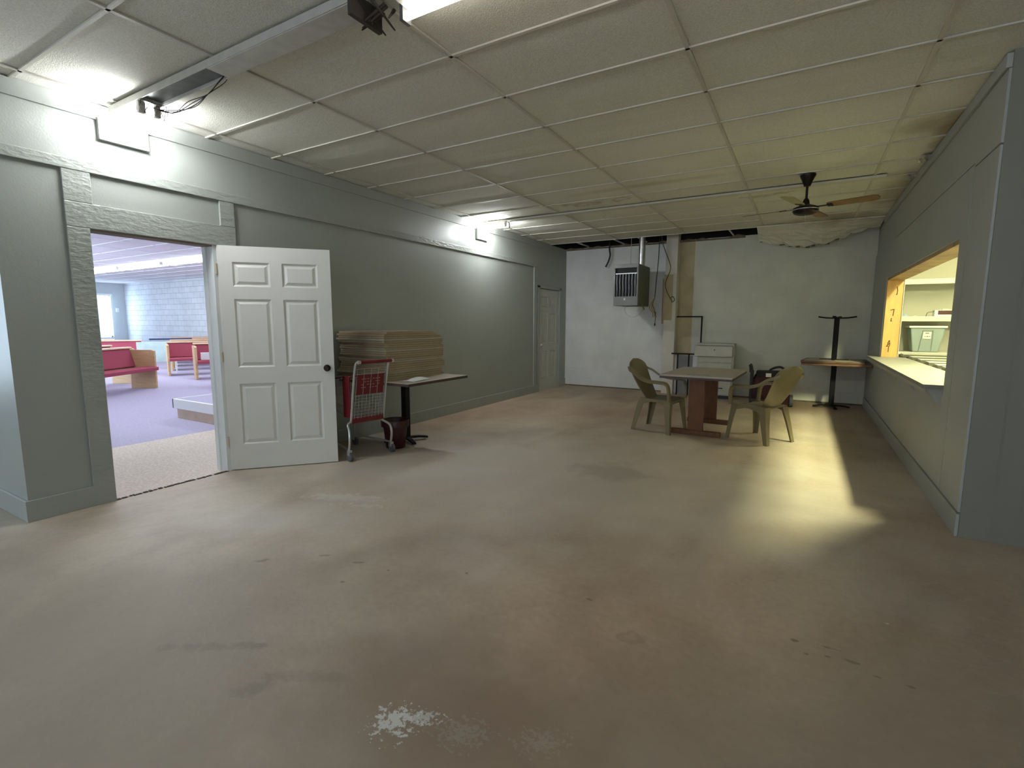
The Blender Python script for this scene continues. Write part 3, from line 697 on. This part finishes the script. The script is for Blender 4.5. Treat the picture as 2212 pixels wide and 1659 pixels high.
for k in range(4):
    a = k*PI/2
    R_ = Matrix.Rotation(a, 4, 'Z') @ Matrix.Translation((0, 0, -.335)) @ Matrix.Rotation(math.radians(4 if k == 1 else -11), 4, 'X')
    pts = [(.20, -.045), (.24, -.058), (.60, -.068), (.635, -.055), (.648, 0), (.635, .055), (.60, .068), (.24, .058), (.20, .045)]
    n_ = len(pts); vs_ = [R_ @ Vector((p[0], p[1], z)) for z in (0, .007) for p in pts]
    b_ = MB().add(vs_, [tuple(range(n_-1, -1, -1)), tuple(range(n_, 2*n_))]+[(i, (i+1) % n_, n_+(i+1) % n_, n_+i) for i in range(n_)]).build('blade', M_BLADE if k != 3 else M_BLADEL, t)
    MB().box(.10, .24, -.012, .012, -.005, 0, R_).box(.20, .25, -.035, .035, -.005, 0, R_).build('blade_bracket', M_DARKBR, b_)
m = MB().tube([(0, 0, -.41), (.003, 0, -.47), (-.006, .0, -.53)], .0018, 5)
m.build('pull_chain', M_STEELW, t)

# sagging insulation and remains of the torn ceiling at the back
rnd = random.Random(9)
noise = [[rnd.uniform(-.022, .022) for _ in range(12)] for _ in range(24)]
SP = [(0, .12), (.15, .21), (.35, .27), (.55, .26), (.72, .17), (.86, .08), (1, .03)]
def sag(u, v):
    x = -.76+1.68*u
    for (a, p), (b_, q) in zip(SP, SP[1:]):
        if u <= b_: d = p+(q-p)*(u-a)/(b_-a); break
    return (x, 9.12+.62*v, H+.002-d*v**1.2+noise[int(u*22)][int(v*10)]*v)
t = thing('sagging_ceiling_tile', 'torn sagging ceiling section hanging down in front of the back wall', 'ceiling tile', (0, 0, 0))
MB().sheet(sag, 22, 10, .02).build('torn_sheet', M_TILE, t)
m = MB()
for k in range(34):
    u = rnd.gauss(.45, .22); u = min(.97, max(.02, u)); p = sag(u, 1.0)
    s_ = rnd.uniform(.008, .022); m.box(p[0]-s_*1.5, p[0]+s_*1.5, p[1]-s_, p[1]+s_, p[2]-s_*1.2, p[2]+.005)
m.build('ragged_edge', M_BOARD, t)
t = thing('broken_ledger_board', 'broken brown ledger board along the top of the back wall', 'board', (0, D, 2.89)); rnd = random.Random(14)
m = MB(); pf = [(-4.49, 0), (-.9, 0)]
xs_ = [-4.49+.12*k for k in range(30)]
top_ = [(x, .012+rnd.uniform(0, .05)*(1 if int(x*3) % 2 else .4)) for x in xs_]
m.prism([(xs_[0], 0), (xs_[-1], 0)]+top_[::-1], -.09, -.004, 'y'); m.build('board', M_BOARD, t)
t = thing('bent_ceiling_rail', 'bare ceiling rails left across the open gap', 'rail', (0, 9.22, H))
for x in (-3.95, -3.2, -2.75, -1.2): MB().box(x, x+.02, 0, .63, -.002, .02).build('rail', M_STEELW, t)

# ------------------------------------------------------------------ unit heater and cords
t = thing('unit_heater', 'grey gas unit heater hanging by the back wall under a metal flue', 'heater', (-2.83, 9.28, 1.68))
x0, x1, y0, y1, z1 = -.225, .225, -.38, .38, .74
MB().box(x0, x1, y0+.05, y1, 0, z1).build('casing', M_HEATS, t, bevel=.012)
m = MB().box(x0, x1, y0, y0+.05, 0, .165).box(x0, x1, y0, y0+.05, z1-.07, z1).box(x0, x0+.025, y0, y0+.05, .165, z1-.07).box(x1-.03, x1, y0, y0+.05, .165, z1-.07)
m.build('front_frame', M_HEAT, t, bevel=.004)
MB().box(x0+.02, x1-.02, y0+.042, y0+.052, .16, z1-.06).build('dark_core', M_HEATD, t)
MB().box(x0+.02, x1-.03, y0+.012, y0+.02, z1-.175, z1-.160).build('cross_rail', M_CHROME, t)
for k in range(7):
    x = x0+.055+k*.056
    MB().tube([(x, y0+.02, .17), (x+.004, y0+.016, .30), (x-.003, y0+.02, .42), (x, y0+.018, .565)], .004, w=.018, smooth=3).build('louver', M_CHROME, t)
MB().box(-.03, .0, y0-.004, y0, .095, .135).build('rating_label', M_PAPER, t)
MB().cyl((.17, .0, z1), (.17, .0, z1+.62), .058, .058, 24).cyl((.17, 0, z1+.28), (.17, 0, z1+.30), .062, .062, 24).build('flue_pipe', M_CHROME, t, smooth=True)
for sx in (-.1,): MB().cyl((sx, .2, z1), (sx, .2, z1+.56), .006, .006, 8).build('hanger_rod', M_STEELW, t)
m = MB().tube([(-.05, -.2, 0), (-.04, -.25, -.10), (.05, -.27, -.19), (.15, -.26, -.20), (.25, -.2, -.12), (.30, -.1, .0)], .004, 6)
m.build('gas_hose', M_STEELW, t)
MB().tube([(.225, -.30, .05), (.29, -.30, .0), (.33, -.3, -.08)], .012, 6).build('valve_lead', M_CORD, t)

def cord(name, label, cat, pts, r, mt, extra=None):
    base = pts[0]
    t = thing(name, label, cat, base)
    MB().tube([(p[0]-base[0], p[1]-base[1], p[2]-base[2]) for p in pts], r, 7, smooth=5).build('cord', mt, t, smooth=True)
    return t
cord('flexible_duct', 'short black flexible conduit dangling left of the heater', 'conduit', [(-3.50, 9.88, 3.1), (-3.50, 9.88, 2.85), (-3.49, 9.9, 2.74), (-3.52, 9.9, 2.62), (-3.58, 9.9, 2.50)], .017, M_BLACKP)
t = cord('power_cord', 'straight black cord hanging right of the heater with a tangled yellow end', 'cord', [(-2.46, 9.75, 3.5), (-2.475, 9.75, 2.6), (-2.50, 9.75, 2.2), (-2.52, 9.75, 1.86)], .008, M_BLACKP)
m = MB(); rnd = random.Random(2)
for k in range(4):
    x = -.06+rnd.uniform(-.03, .02)
    m.tube([(-.055, 0, -1.64), (x-.05, .0, -1.78), (x-.04+rnd.uniform(-.03, .03), 0, -1.86), (x+.0, 0, -1.94), (x+.02*k-.02, 0, -2.02)], .006, 6, smooth=5)
m.build('tangled_end', M_YCORD, t)
MB().tube([(-.03, 0, -1.92), (-.035, 0, -2.06), (-.04, 0, -2.16)], .006, 6).cyl((-.04, 0, -2.14), (-.04, 0, -2.19), .014, .012, 10).build('plug', M_BLACKP, t)
t = cord('brown_cord', 'loose brown cord curling in front of the stained post', 'cord', [(-2.42, 9.72, 3.5), (-2.42, 9.72, 2.98), (-2.36, 9.72, 2.75), (-2.26, 9.72, 2.5), (-2.24, 9.72, 2.36), (-2.32, 9.72, 2.12), (-2.28, 9.72, 1.94), (-2.20, 9.72, 1.80), (-2.18, 9.72, 1.76), (-2.14, 9.72, 1.80), (-2.17, 9.72, 1.86), (-2.21, 9.72, 1.84)], .007, M_CORD)

# ------------------------------------------------------------------ trestle table
t = thing('trestle_table', 'beige topped table on two brown plank legs between the plastic chairs', 'table', (-1.06, 6.75, 0), math.radians(-2))
tp = [(-.41, -.62), (.41, -.62), (.41, .62), (-.41, .62)]
TOP = MB().prism(tp, .725, .745, 'z'); TOP.build('tabletop', M_TTOP, t)
MB().box(-.412, .412, -.622, .622, .700, .7249).build('edge_band', M_TEDGE, t)
for y in (-.45, .42):
    MB().box(-.09, .09, y-.022, y+.022, .06, .70).build('leg', M_BROWN, t, bevel=.003)
    MB().box(-.29, .29, y-.035, y+.035, 0, .06).build('foot', M_BROWN, t, bevel=.004)
o = tag(MB().box(-.13, .13, -.06, .05, 0, .002).build('paper_sheet', mat('lilac_grey_sheet', (.34, .30, .30), .7)), 'thin lilac-grey sheet lying at the near edge of the beige table', 'paper'); o.location = (-1.06, 6.25, .745)

# ------------------------------------------------------------------ plastic chairs
def make_chair():
    t = thing('plastic_armchair', 'chair', 'chair')
    def seat(u, v):
        x = (u-.5)*(.44-.05*(1-v)); y = -.20+.42*v
        return (x, y, .425-.014*math.cos((u-.5)*PI)-.008*math.sin(PI*v)-(.03*max(0, v-.85)/.15 if v > .85 else 0))
    MB().sheet(seat, 12, 12, .008).build('seat', M_PLAST, t, smooth=True)
    m = MB()
    for sx in (-1, 1): m.sheet(lambda u, v: (sx*(.222-.02*(1-u))+0, -.19+.40*u, .42-(.055+.02*math.cos(2*PI*u))*v), 10, 3, .006)
    m.sheet(lambda u, v: (-.22+.44*u, .215, .40-(.03+.03*abs(2*u-1)**2)*v), 10, 3, .006)
    m.build('apron', M_PLAST, t, smooth=True)
    def back(u, v):
        s_ = 2*u-1
        z = .39+.51*v
        wd = .155+.075*math.sin(min(1, v*1.15)*PI/2)
        if v > .79: wd *= math.sqrt(max(0, 1-((v-.79)/.222)**2))
        y = -.17-.24*v-.02*math.sin(PI*v)+.05*s_*s_*(1-.3*v)
        return (s_*max(wd, .01), y, z)
    MB().sheet(back, 14, 18, .009).build('backrest', M_PLAST, t, smooth=True)
    for sx in (-1, 1):
        MB().tube([(sx*.195, -.350, .80), (sx*.232, -.31, .765), (sx*.252, -.25, .74), (sx*.27, -.15, .675), (sx*.278, -.04, .645), (sx*.278, .08, .64), (sx*.272, .17, .63), (sx*.262, .205, .585), (sx*.255, .215, .50), (sx*.248, .215, .41)], .026, w=(.055, .042), smooth=5).build('armrest', M_PLAST, t, smooth=True)
        # front leg and rear leg: tapered angle section
        for (xa, ya, xb, yb, wt) in ((.222, .20, .268, .238, .082), (.195, -.19, .240, -.278, .088)):
            m = MB()
            def sec(x, y, z, w_, sgn):
                q = .010
                return [(sx*(x), y, z), (sx*(x-w_), y, z), (sx*(x-w_), y-sgn*q, z), (sx*(x-q), y-sgn*q, z), (sx*(x-q), y-sgn*w_, z), (sx*x, y-sgn*w_, z)]
            sg = 1 if ya > 0 else -1
            A = sec(xa, ya+sg*.02, .41, wt, sg); B = sec((xa+xb)/2+.004, (ya+yb)/2+sg*.012, .22, wt*.75, sg); Cc = sec(xb, yb+sg*.01, 0, wt*.52, sg)
            vs_ = A+B+Cc; fs = [(k*6+i, k*6+(i+1) % 6, (k+1)*6+(i+1) % 6, (k+1)*6+i) for k in range(2) for i in range(6)]
            fs += [(0, 1, 2, 3), (0, 3, 4, 5), (12, 13, 14, 15), (12, 15, 16, 17)]
            m.add(vs_, fs); m.build('leg', M_PLAST, t)
    return t
ch = make_chair()      # front is local +y
ch.location = (-1.53, 6.41, 0); ch.rotation_euler = (0, 0, math.radians(-101))
ch['label'] = 'tan plastic armchair at the left end of the beige table'
c2 = copy_tree(ch); c2.location = (-.385, 6.46, 0); c2.rotation_euler = (0, 0, math.radians(57)); c2['label'] = 'tan plastic armchair turned away at the right of the beige table, in the yellow light'

# ------------------------------------------------------------------ cabinet, frame, bag
t = thing('cream_cabinet', 'cream enamel drawer cabinet against the back wall behind the beige table', 'cabinet', (-1.36, 9.62, 0))
MB().box(-.30, .32, -.02, .28, .06, .97).build('body', M_CAB, t, bevel=.008)
MB().box(-.29, .31, -.01, .27, 0, .06).build('plinth', M_BLACKP, t)
MB().box(-.34, .30, -.12, -.02, .77, .955).box(-.32, .32, -.06, .28, .97, 1.0).build('top_drawer', M_CAB, t, bevel=.008)
MB().box(-.27, .29, -.04, -.02, .66, .755).build('drawer', M_CAB, t, bevel=.006)
MB().box(-.27, .29, -.04, -.02, .36, .64).build('drawer', M_CAB, t, bevel=.006)
dw = MB().box(-.27, .29, -.04, -.02, .08, .34).build('drawer', M_CAB, t, bevel=.006)
MB().box(-.12, .16, -.055, -.04, .19, .205).build('handle', M_BLACKP, dw)
MB().box(-.005, .012, -.125, -.119, .88, .90).build('lock', M_BLACKP, t)
t = thing('black_metal_frame', 'thin black tube frame standing at the wall left of the cream cabinet', 'frame', (-1.9, 9.93, 0))
MB().box(-.29, .245, -.012, .012, 1.475, 1.50).build('top_bar', M_BLACK, t)
MB().box(.22, .245, -.012, .012, 0, 1.475).build('upright', M_BLACK, t)
MB().box(-.285, -.262, -.012, .012, 0, 1.475).build('upright', mat('pale_tube_paint', (.5, .49, .44), .6), t)
MB().box(-.26, .215, -.19, -.165, .775, .80).build('lower_bar', M_BLACK, t)
for x in (-.155, .05): MB().box(x, x+.024, -.19, -.168, 0, .775).build('leg', M_BLACK, t)
MB().box(-.26, -.245, -.18, 0, .78, .80).box(.20, .215, -.18, 0, .78, .80).build('side_bar', M_BLACK, t)
t = thing('white_side_panel', 'pale upright panel with white edges behind the low black frame', 'panel', (-1.95, 9.94, 0))
MB().box(-.13, .15, -.01, .01, .0, .74).build('panel', mat('grey_panel', (.26, .26, .27), .6), t)
MB().box(-.20, -.13, -.02, .02, .0, .75).box(.15, .24, -.02, .02, .0, .75).build('white_post', M_WHITE, t, bevel=.01)

t = thing('duffel_bag', 'maroon and black carry bag on the floor behind the right plastic chair', 'bag', (-.42, 9.25, 0), math.radians(8))
MB().sheet(lambda u, v: (-.24+.50*u, -.16-.03*math.sin(PI*u), .02+.50*v), 8, 8, -.01) 
def bagbody(m):
    sec = []
    for k, (z, wx, wy) in enumerate(((.0, .26, .13), (.04, .285, .155), (.25, .285, .165), (.42, .27, .15), (.50, .24, .12), (.54, .20, .07))):
        sec.append([(wx*math.copysign(abs(math.cos(a))**.5, math.cos(a)), wy*math.copysign(abs(math.sin(a))**.5, math.sin(a)), z+.012*math.sin(3*a)) for a in [2*PI*i/24 for i in range(24)]])
    vs_ = [p for s_ in sec for p in s_]; fs = [(k*24+i, k*24+(i+1) % 24, (k+1)*24+(i+1) % 24, (k+1)*24+i) for k in range(5) for i in range(24)]
    fs += [tuple(range(23, -1, -1)), tuple(range(120, 144))]; m.add(vs_, fs); return m
bagbody(MB()).build('body', M_MAROON, t, smooth=True)
MB().box(-.31, -.265, -.10, .12, .05, .60).build('side_strap', M_BLACKP, t, bevel=.02)
MB().tube([(-.30, -.02, .55), (-.31, -.02, .65), (-.33, -.02, .68)], .03, 8).build('handle', M_BLACKP, t, smooth=True)
MB().tube([(-.05, .0, .53), (.0, 0, .61), (.12, 0, .65), (.20, 0, .60), (.22, 0, .5)], .018, 8).build('handle', M_BLACKP, t, smooth=True)
MB().box(-.22, .20, -.13, .10, .48, .585).build('top_flap', mat('black_fabric', (.018, .014, .018), .8, bump=.4, bscale=60), t, bevel=.03)
MB().box(-.09, -.01, -.140, -.130, .49, .55).build('white_tag', M_PAPER, t)
MB().box(-.32, -.05, -.24, -.165, .0, .13).build('front_pocket', M_BLACKP, t, bevel=.03)
MB().cyl((.28, -.03, .10), (.33, -.03, .10), .10, .10, 20).build('wheel', M_RUBBER, t, smooth=True)

# ------------------------------------------------------------------ corner: pedestal table with a second one upside down on it
def pedestal(t, h, rz, tw, td, mt, top=True):
    for a in (rz, rz+PI/2):
        ca, sa = math.cos(a), math.sin(a)
        for s_ in (-1, 1):
            MB().tube([(0, 0, .045), (s_*ca*.15, s_*sa*.15, .040), (s_*ca*.26, s_*sa*.26, .022)], .022, w=(.06, .045), smooth=2).build('foot', M_BLACK, t, bevel=.004)
    MB().box(-.036, .036, -.036, .036, .035, h-.03).build('column', M_BLACK, t, bevel=.006)
    MB().box(-.2, .2, -.02, .02, h-.045, h-.03).box(-.02, .02, -.2, .2, h-.045, h-.03).build('spider', M_BLACK, t)
t = thing('pedestal_table', 'square pedestal table with worn wooden edge in the corner by the serving opening', 'table', (.46, 9.50, 0), 0)
pedestal(t, .745, math.radians(12), .9, .9, None)
MB().box(-.46, .46, -.46, .46, .715, .745).build('tabletop', M_WTABLE, t, bevel=.006)
t = thing('pedestal_table', 'upturned pedestal table resting on the corner table, its black feet in the air', 'table', (.45, 9.52, 1.495), 0)
t.rotation_euler = (PI, 0, math.radians(-6))
pedestal(t, .745, math.radians(6), .9, .9, None)
MB().box(-.42, .42, -.42, .42, .715, .748).build('tabletop', M_WTABLE, t, bevel=.006)
MB().box(-.38, .38, -.38, .38, .710, .715).build('underside', mat('chipboard_underside', (.42, .38, .28), .8, var=.2, vscale=20), t)

# ------------------------------------------------------------------ left: table with stacked sheets
t = thing('pedestal_table', 'pedestal table by the left wall carrying the stack of brown sheets', 'table', (-3.90, 4.24, 0), 0)
pedestal(t, .75, math.radians(62), .9, .9, None)
MB().box(-.50, .50, -.50, .52, .722, .752).build('tabletop', M_TTOP, t, bevel=.004)
MB().box(-.503, .503, -.503, .523, .720, .747).build('edge_band', M_TEDGE, t)
rnd = random.Random(31)
NB = 22; th = .0236
sh0 = None
for k in range(NB):
    x1 = -3.745-rnd.uniform(0, .012); x0 = -4.45+rnd.uniform(-.02, .02)
    e0 = 3.79+rnd.uniform(-.03, .03); e1 = 4.745+rnd.uniform(-.035, .035)
    if k > NB-4: e1 -= .05*(k-NB+4)
    b_ = MB().box(-.33, .33, -.48, .48, 0, th-.0012)
    if sh0 is None:
        sh0 = b_.build('fibreboard_sheet', M_FIBRE, bevel=.0015, seg=1); o = sh0
    else:
        o = sh0.copy(); C.objects.link(o)
    if k % 5 == 3:
        o2 = o.data.copy(); o2.materials.clear(); o2.materials.append(M_FIBREL); o.data = o2
    o.location = ((x0+x1)/2, (e0+e1)/2, 0.7525+k*th); o.scale = ((x1-x0)/.66, (e1-e0)/.96, 1); o.rotation_euler = (0, 0, rnd.uniform(-.004, .004))
    tag(o, 'brown fibreboard sheet in the thick stack by the left wall', 'board', 'brown sheets stacked on the pedestal table')
t = thing('paper_bag', 'crumpled white paper lying in front of the brown sheet stack', 'paper', (-3.55, 4.05, .753), .2)
rnd = random.Random(8)
MB().sheet(lambda u, v: (-.07+.14*u, -.18+.36*v, .028*math.sin(PI*u)*math.sin(PI*v)+rnd.uniform(0, .006)+.003), 7, 12, .0025).build('sheet', M_PAPER, t)

# ------------------------------------------------------------------ bucket
t = thing('maroon_bucket', 'dark maroon plastic bucket on the floor beside the table pedestal', 'bucket', (-3.81, 3.97, 0))
MB().lathe([(.001, .004), (.095, .004), (.100, 0), (.103, .004), (.135, .285), (.146, .287), (.148, .30), (.134, .302), (.128, .29), (.098, .015), (.001, .012)], n=32, caps=False).build('body', M_BUCKET, t, smooth=True)
MB().lathe([(.1375, .24), (.150, .242), (.152, .30), (.146, .312), (.134, .31), (.134, .30)], n=32, caps=False).build('rim', M_BUCKET, t, smooth=True)

# ------------------------------------------------------------------ shopping cart (rear toward the camera)
t = thing('shopping_cart', 'chrome shopping cart with red seat flap tucked behind the open door', 'cart', (-3.765, 3.56, 0), math.radians(-11))
# local: +x = rear (handle), y across
mk = lambda: MB()
W2 = .245
B2 = .185; OB = -.035          # body half width and its offset
for s_ in (-1, 1):
    y = s_*B2+OB; yw = s_*W2
    m = mk().tube([(.20, y*1.0, .99), (.155, y*1.0, .985), (.12, y, .93), (.07, y, .70), (.02, y, .42), (.015, y, .385)], .0115, 8, smooth=4)
    m.build('side_post', M_CARTW, t, smooth=True)
    m = mk().tube([(.02, y, .40), (-.03, y+s_*.01, .36), (.0, yw*.96, .30), (.02, yw, .22), (.0, yw, .10)], .0125, 8, smooth=5)
    m.build('frame_leg', M_CARTW, t, smooth=True)
    m = mk().tube([(.0, yw, .11), (-.3, yw*.8, .115), (-.56, yw*.62, .12)], .0115, 8); m.build('base_rail', M_CARTW, t, smooth=True)
    m = mk().tube([(-.56, yw*.62, .12), (-.48, y*.75, .42)], .010, 8); m.build('front_leg', M_CARTW, t, smooth=True)
for (x, y) in ((.005, -W2), (.005, W2), (-.56, -W2*.62), (-.56, W2*.62)):
    ca = mk().box(x-.022, x+.022, y-.018, y+.018, .055, .112).build('caster', M_CARTW, t, bevel=.004)
    mk().cyl((x+.012, y-.014, .045), (x+.012, y+.014, .045), .045, .045, 20).build('wheel', M_RUBBER, ca, smooth=True)
mk().cyl((.20, OB-B2*.96, .99), (.20, OB+B2*.96, .99), .017, .017, 14).build('handle', M_RED, t, smooth=True)
for q in (-1, 1): mk().cyl((.20, OB+q*B2*.94, .99), (.20, OB+q*B2*1.08, .99), .018, .018, 12).build('handle_cap', M_CARTW, t, smooth=True)
def gp(y, q): return (.025+.095*q, y+OB, .40+.52*q)
m = mk()
for k in range(9):
    y = -B2*.86+k*B2*1.72/8; m.tube([gp(y, 0), gp(y, .5 if k % 2 else 1)], .0022, 5, smooth=1)
for q in (0, .06, .12, .18, .24, .30, .36, .42, .48, .9, 1): m.tube([gp(-B2*.9, q), gp(B2*.9, q)], .0024, 5, smooth=1)
m.build('rear_gate', M_CARTW, t)
p = [gp(-B2*.84, .50), gp(B2*.84, .50), gp(B2*.80, .88), gp(-B2*.80, .88)]
mk().hexa([(a-.004, b_, c_) for a, b_, c_ in p]+[(a-.016, b_, c_) for a, b_, c_ in p]).build('seat_flap', M_RED, t)
m = mk()
ft = mat('faded_print', (.38, .22, .22), .6)
for r_ in range(4):
    for k in range(7):
        if (k+r_*3) % 4 == 3: continue
        y = -B2*.55+k*B2*.17; q = .80-r_*.055
        a = gp(y, q); m.box(a[0]-.0035, a[0]-.0025, y+OB, y+OB+B2*.10, a[2]-.004, a[2]+.004)
m.build('flap_lettering', ft, t)
mk().box(.01, .03, OB-B2*.97, OB+B2*.97, .375, .435).build('bottom_bumper', M_RED, t, bevel=.004)
# low basket running to the front, below the sheets
m = mk()
for k in range(12):
    x = .0-.042*k; wy = B2*(.97-.036*k); zt = .84-.006*k; zb = .42+.004*k
    m.tube([(x, OB-wy, zt), (x, OB-wy*.95, zb), (x, OB+wy*.95, zb), (x, OB+wy, zt)], .0022, 4, smooth=1)
for q in (0, .25, .5, .75, 1):
    for s_ in (-1, 1): m.tube([(.0, OB+s_*B2*.95, .42+.42*q), (-.46, OB+s_*B2*.55, .46+.31*q)], .0025, 4, smooth=1)
for y in (-.8, -.5, -.2, .1, .4, .7): m.tube([(.0, OB+B2*y*.9, .42), (-.46, OB+B2*y*.55, .46)], .0022, 4, smooth=1)
m.build('basket', M_CARTW, t)
mk().tube([(.09, OB-B2*.97, .85), (-.47, OB-B2*.56, .78), (-.47, OB+B2*.56, .78), (.09, OB+B2*.97, .85)], .007, 6, smooth=1).build('basket_rim', M_RED, t)
mk().box(-.10, .02, OB-B2*1.06, OB-B2*1.0, .43, .84).build('side_panel', M_RED, t, bevel=.003)

# ------------------------------------------------------------------ serving opening and kitchen
t = struct(MB().box(-.002, .18, OY1-6.6-.04, OY1-6.6, OZ0+.03, OZ1-.035).build('window_7', M_PINE, bevel=.002)); t.location = (XR, 6.6, 0)
MB().box(-.002, .18, OY0-6.6, OY1-6.6, OZ1-.034, OZ1).build('head', mat('raw_wood_head', (.40, .27, .13), .6, var=.25, vscale=6), t, bevel=.002)
MB().box(.0, .18, OY0-6.6, OY0-6.6+.03, OZ0+.03, OZ1-.035).build('near_jamb', M_WALL, t)
MB().box(.178, .186, OY1-6.6-.06, OY1-6.6-.04, OZ0+.03, OZ1-.03).build('edge_strip', M_KWHITE, t)
# pencilled marks on the far jamb: a 7 like stroke, a dash, a star like scribble
yj = OY1-6.6-.0415
m = MB()
def stroke(a, b_):
    m.cyl((a[0], yj, a[1]), (b_[0], yj, b_[1]), .0045, .0045, 6)
for s_ in (((.055, 1.545), (.095, 1.56)), ((.095, 1.56), (.088, 1.47)), ((.075, 1.44), (.07, 1.40)), ((.065, 1.40), (.085, 1.40)),
           ((.060, 1.10), (.075, 1.14)), ((.05, 1.06), (.08, 1.10)), ((.075, 1.14), (.085, 1.09)), ((.085, 1.09), (.072, 1.04)), ((.045, 1.055), (.07, 1.06)), ((.072, 1.04), (.072, .98)), ((.07, 1.13), (.06, 1.08)),
           ((.105, 1.86), (.115, 1.80)), ((.112, 1.80), (.110, 1.75)), ((.10, 1.75), (.112, 1.76))):
    stroke(*s_)
m.build('pencil_marks', M_MARK, t)
t = thing('serving_counter', 'pale counter board on brackets projecting from the serving opening', 'counter', (XR, 6.8, .88))
MB().prism([(-.135, -1.995), (.27, -1.995), (.27, 1.66), (-.02, 1.66), (-.02, 1.95), (-.135, 1.95)], .0, .03, 'z').build('board', M_SILL, t, bevel=.002)
MB().box(-.128, -.115, -1.99, 1.95, -.035, 0).build('front_lip', mat('lip_grey', (.34, .33, .28), .6), t)
for y in (-1.96, -.9, .1, 1.2):
    MB().prism([(-.11, 0), (0, 0), (0, -.16)], y, y+.02, 'y').build('bracket', M_RWALL, t)
# kitchen shell
struct(MB().box(XR+.15, 4.0, D, D+.1, 0, 3.0).build('wall_kitchen_back', M_KWALL))
struct(MB().box(XK+.001, 4.0, 4.246, D, 2.801, 2.86).build('ceiling_kitchen', M_KWALL))
t = thing('kitchen_ceiling_light', 'small yellowish ceiling light inside the kitchen near the serving opening', 'ceiling light', (1.66, 5.85, 2.80))
MB().box(-.07, .07, -.28, .28, -.085, 0).build('diffuser', M_KTUBE, t)
t = thing('kitchen_ceiling_light', 'long yellowish ceiling light at the back of the kitchen', 'ceiling light', (2.1, 8.3, 2.80))
MB().box(-.09, .09, -.6, .6, -.06, 0).build('diffuser', M_KTUBE2, t)
# shelves
for z, lb in ((1.975, 'upper white shelf seen through the serving opening'), (1.42, 'middle white shelf carrying the small boxes in the kitchen')):
    t = thing('wall_shelf', lb, 'shelf', (1.9, D, z))
    MB().box(-.79, 1.6, -.36, 0, 0, .02).build('board', M_KWHITE, t)
    MB().box(-.79, 1.6, -.375, -.3601, -.02, .055).build('edge_strip', M_KWHITE, t, bevel=.003)
    for x in (-.7, .5): MB().box(x, x+.02, -.3, 0, -.10, 0).build('bracket', M_KWHITE, t)
# slatted table below
t = thing('slatted_rack', 'white slatted rack below the kitchen shelves', 'rack', (1.9, 7.9, 0))
ysl = [5.80, 6.08, 6.40, 6.76, 7.18, 7.65, 8.2, 8.85]
for y in ysl:
    w_ = .15+.03*(y-5.8); o = MB().box(-.66, 1.3, y-7.9, y-7.9+w_, .90, .936).build('slat', M_SLAT, t)
    MB().box(-.661, 1.3, y-7.9-.006, y-7.9-.0005, .898, .930).build('edge_band', M_SLAT_SHADE, o)  # strip puts the shaded front of the slat into the colour
for x in (-.50, 1.1): MB().box(x, x+.05, -2.1, 2.05, .85, .899).build('rail', M_STEELD, t)
MB().box(-.66, 1.3, 1.66, 2.08, .90, .94).build('back_board', M_KWHITE, t)
for x in (-.5, 1.1):
    for y in (-2.1, 2.0): MB().box(x, x+.05, y, y+.05, 0, .85).build('leg', M_STEELD, t)
# bin
t = thing('storage_bin', 'grey-green plastic storage bin with pale lid under the kitchen shelf', 'bin', (1.60, 9.72, .942))
sec = lambda z, wx, wy: [(-wx, -wy, z), (wx, -wy, z), (wx, wy, z), (-wx, wy, z)]
MB().hexa(sec(0, .155, .12)+sec(.36, .205, .16)).build('body', M_BIN, t, bevel=.015)
MB().box(-.225, .225, -.18, .18, .36, .39).build('lid', M_BINL, t, bevel=.008)
pp = lambda x, z: (x, -.1225-.04*z/.36-.004, z)
m = MB()
m.tube([pp(-.085, .01), pp(-.055, .32), pp(.065, .32), pp(.065, .01)], .004, w=.012, smooth=1)
m.build('ribs', mat('bin_rib', (.20, .25, .22), .5), t)
MB().hexa([pp(-.05, .20), pp(.045, .20), pp(.045, .305), pp(-.05, .305)]+[(a, b_-.002, c_) for a, b_, c_ in (pp(-.05, .20), pp(.045, .20), pp(.045, .305), pp(-.05, .305))]).build('label', M_PAPER, t)
m = MB()
for (x, z, w_, h_) in ((-.025, .277, .045, .014), (-.033, .228, .018, .006), (-.008, .228, .022, .010), (.022, .228, .012, .010)):
    q = pp(x, z); m.box(x, x+w_, q[1]-.003, q[1]-.0021, z, z+h_)
m.build('label_print', M_BLACKP, t)
# items on the middle shelf
t = thing('plastic_wrap_bundle', 'pale blue plastic bundle on the kitchen shelf by the jamb', 'package', (1.325, 9.74, 1.441))
rnd = random.Random(4)
MB().sheet(lambda u, v: (-.07+.14*u, -.08+.16*v, .07*(math.sin(PI*u)**.5)*(math.sin(PI*v)**.5)+rnd.uniform(-.006, .006)*(0 < u < 1)), 8, 8, .003).build('wrap', M_BLUE, t)
t = thing('cream_cloth', 'small cream cloth beside the blue bundle on the shelf', 'cloth', (1.46, 9.73, 1.441))
MB().sheet(lambda u, v: (-.055+.11*u, -.06+.12*v, .05*(math.sin(PI*u)**.7)*(math.sin(PI*v)**.7)), 8, 8, .003).build('fold', M_CREAM, t)
t = thing('radio', 'small white and dark radio on the kitchen shelf', 'radio', (1.79, 9.72, 1.441))
MB().box(-.12, .13, -.08, .08, 0, .125).build('body', M_WHITE, t, bevel=.008)
MB().box(-.08, .10, -.084, -.08, .06, .12).build('speaker_face', mat('dark_red_face', (.06, .01, .01), .5), t)
MB().box(-.11, .11, -.084, -.08, .022, .032).build('dial', M_BLACKP, t)
MB().tube([(-.12, -.02, .1), (-.19, -.02, .09), (-.21, -.02, .01)], .004, 6).build('antenna', M_BLACKP, t)
MB().box(-.02, .05, -.03, .03, .125, .145).build('top_button', M_CREAM, t)
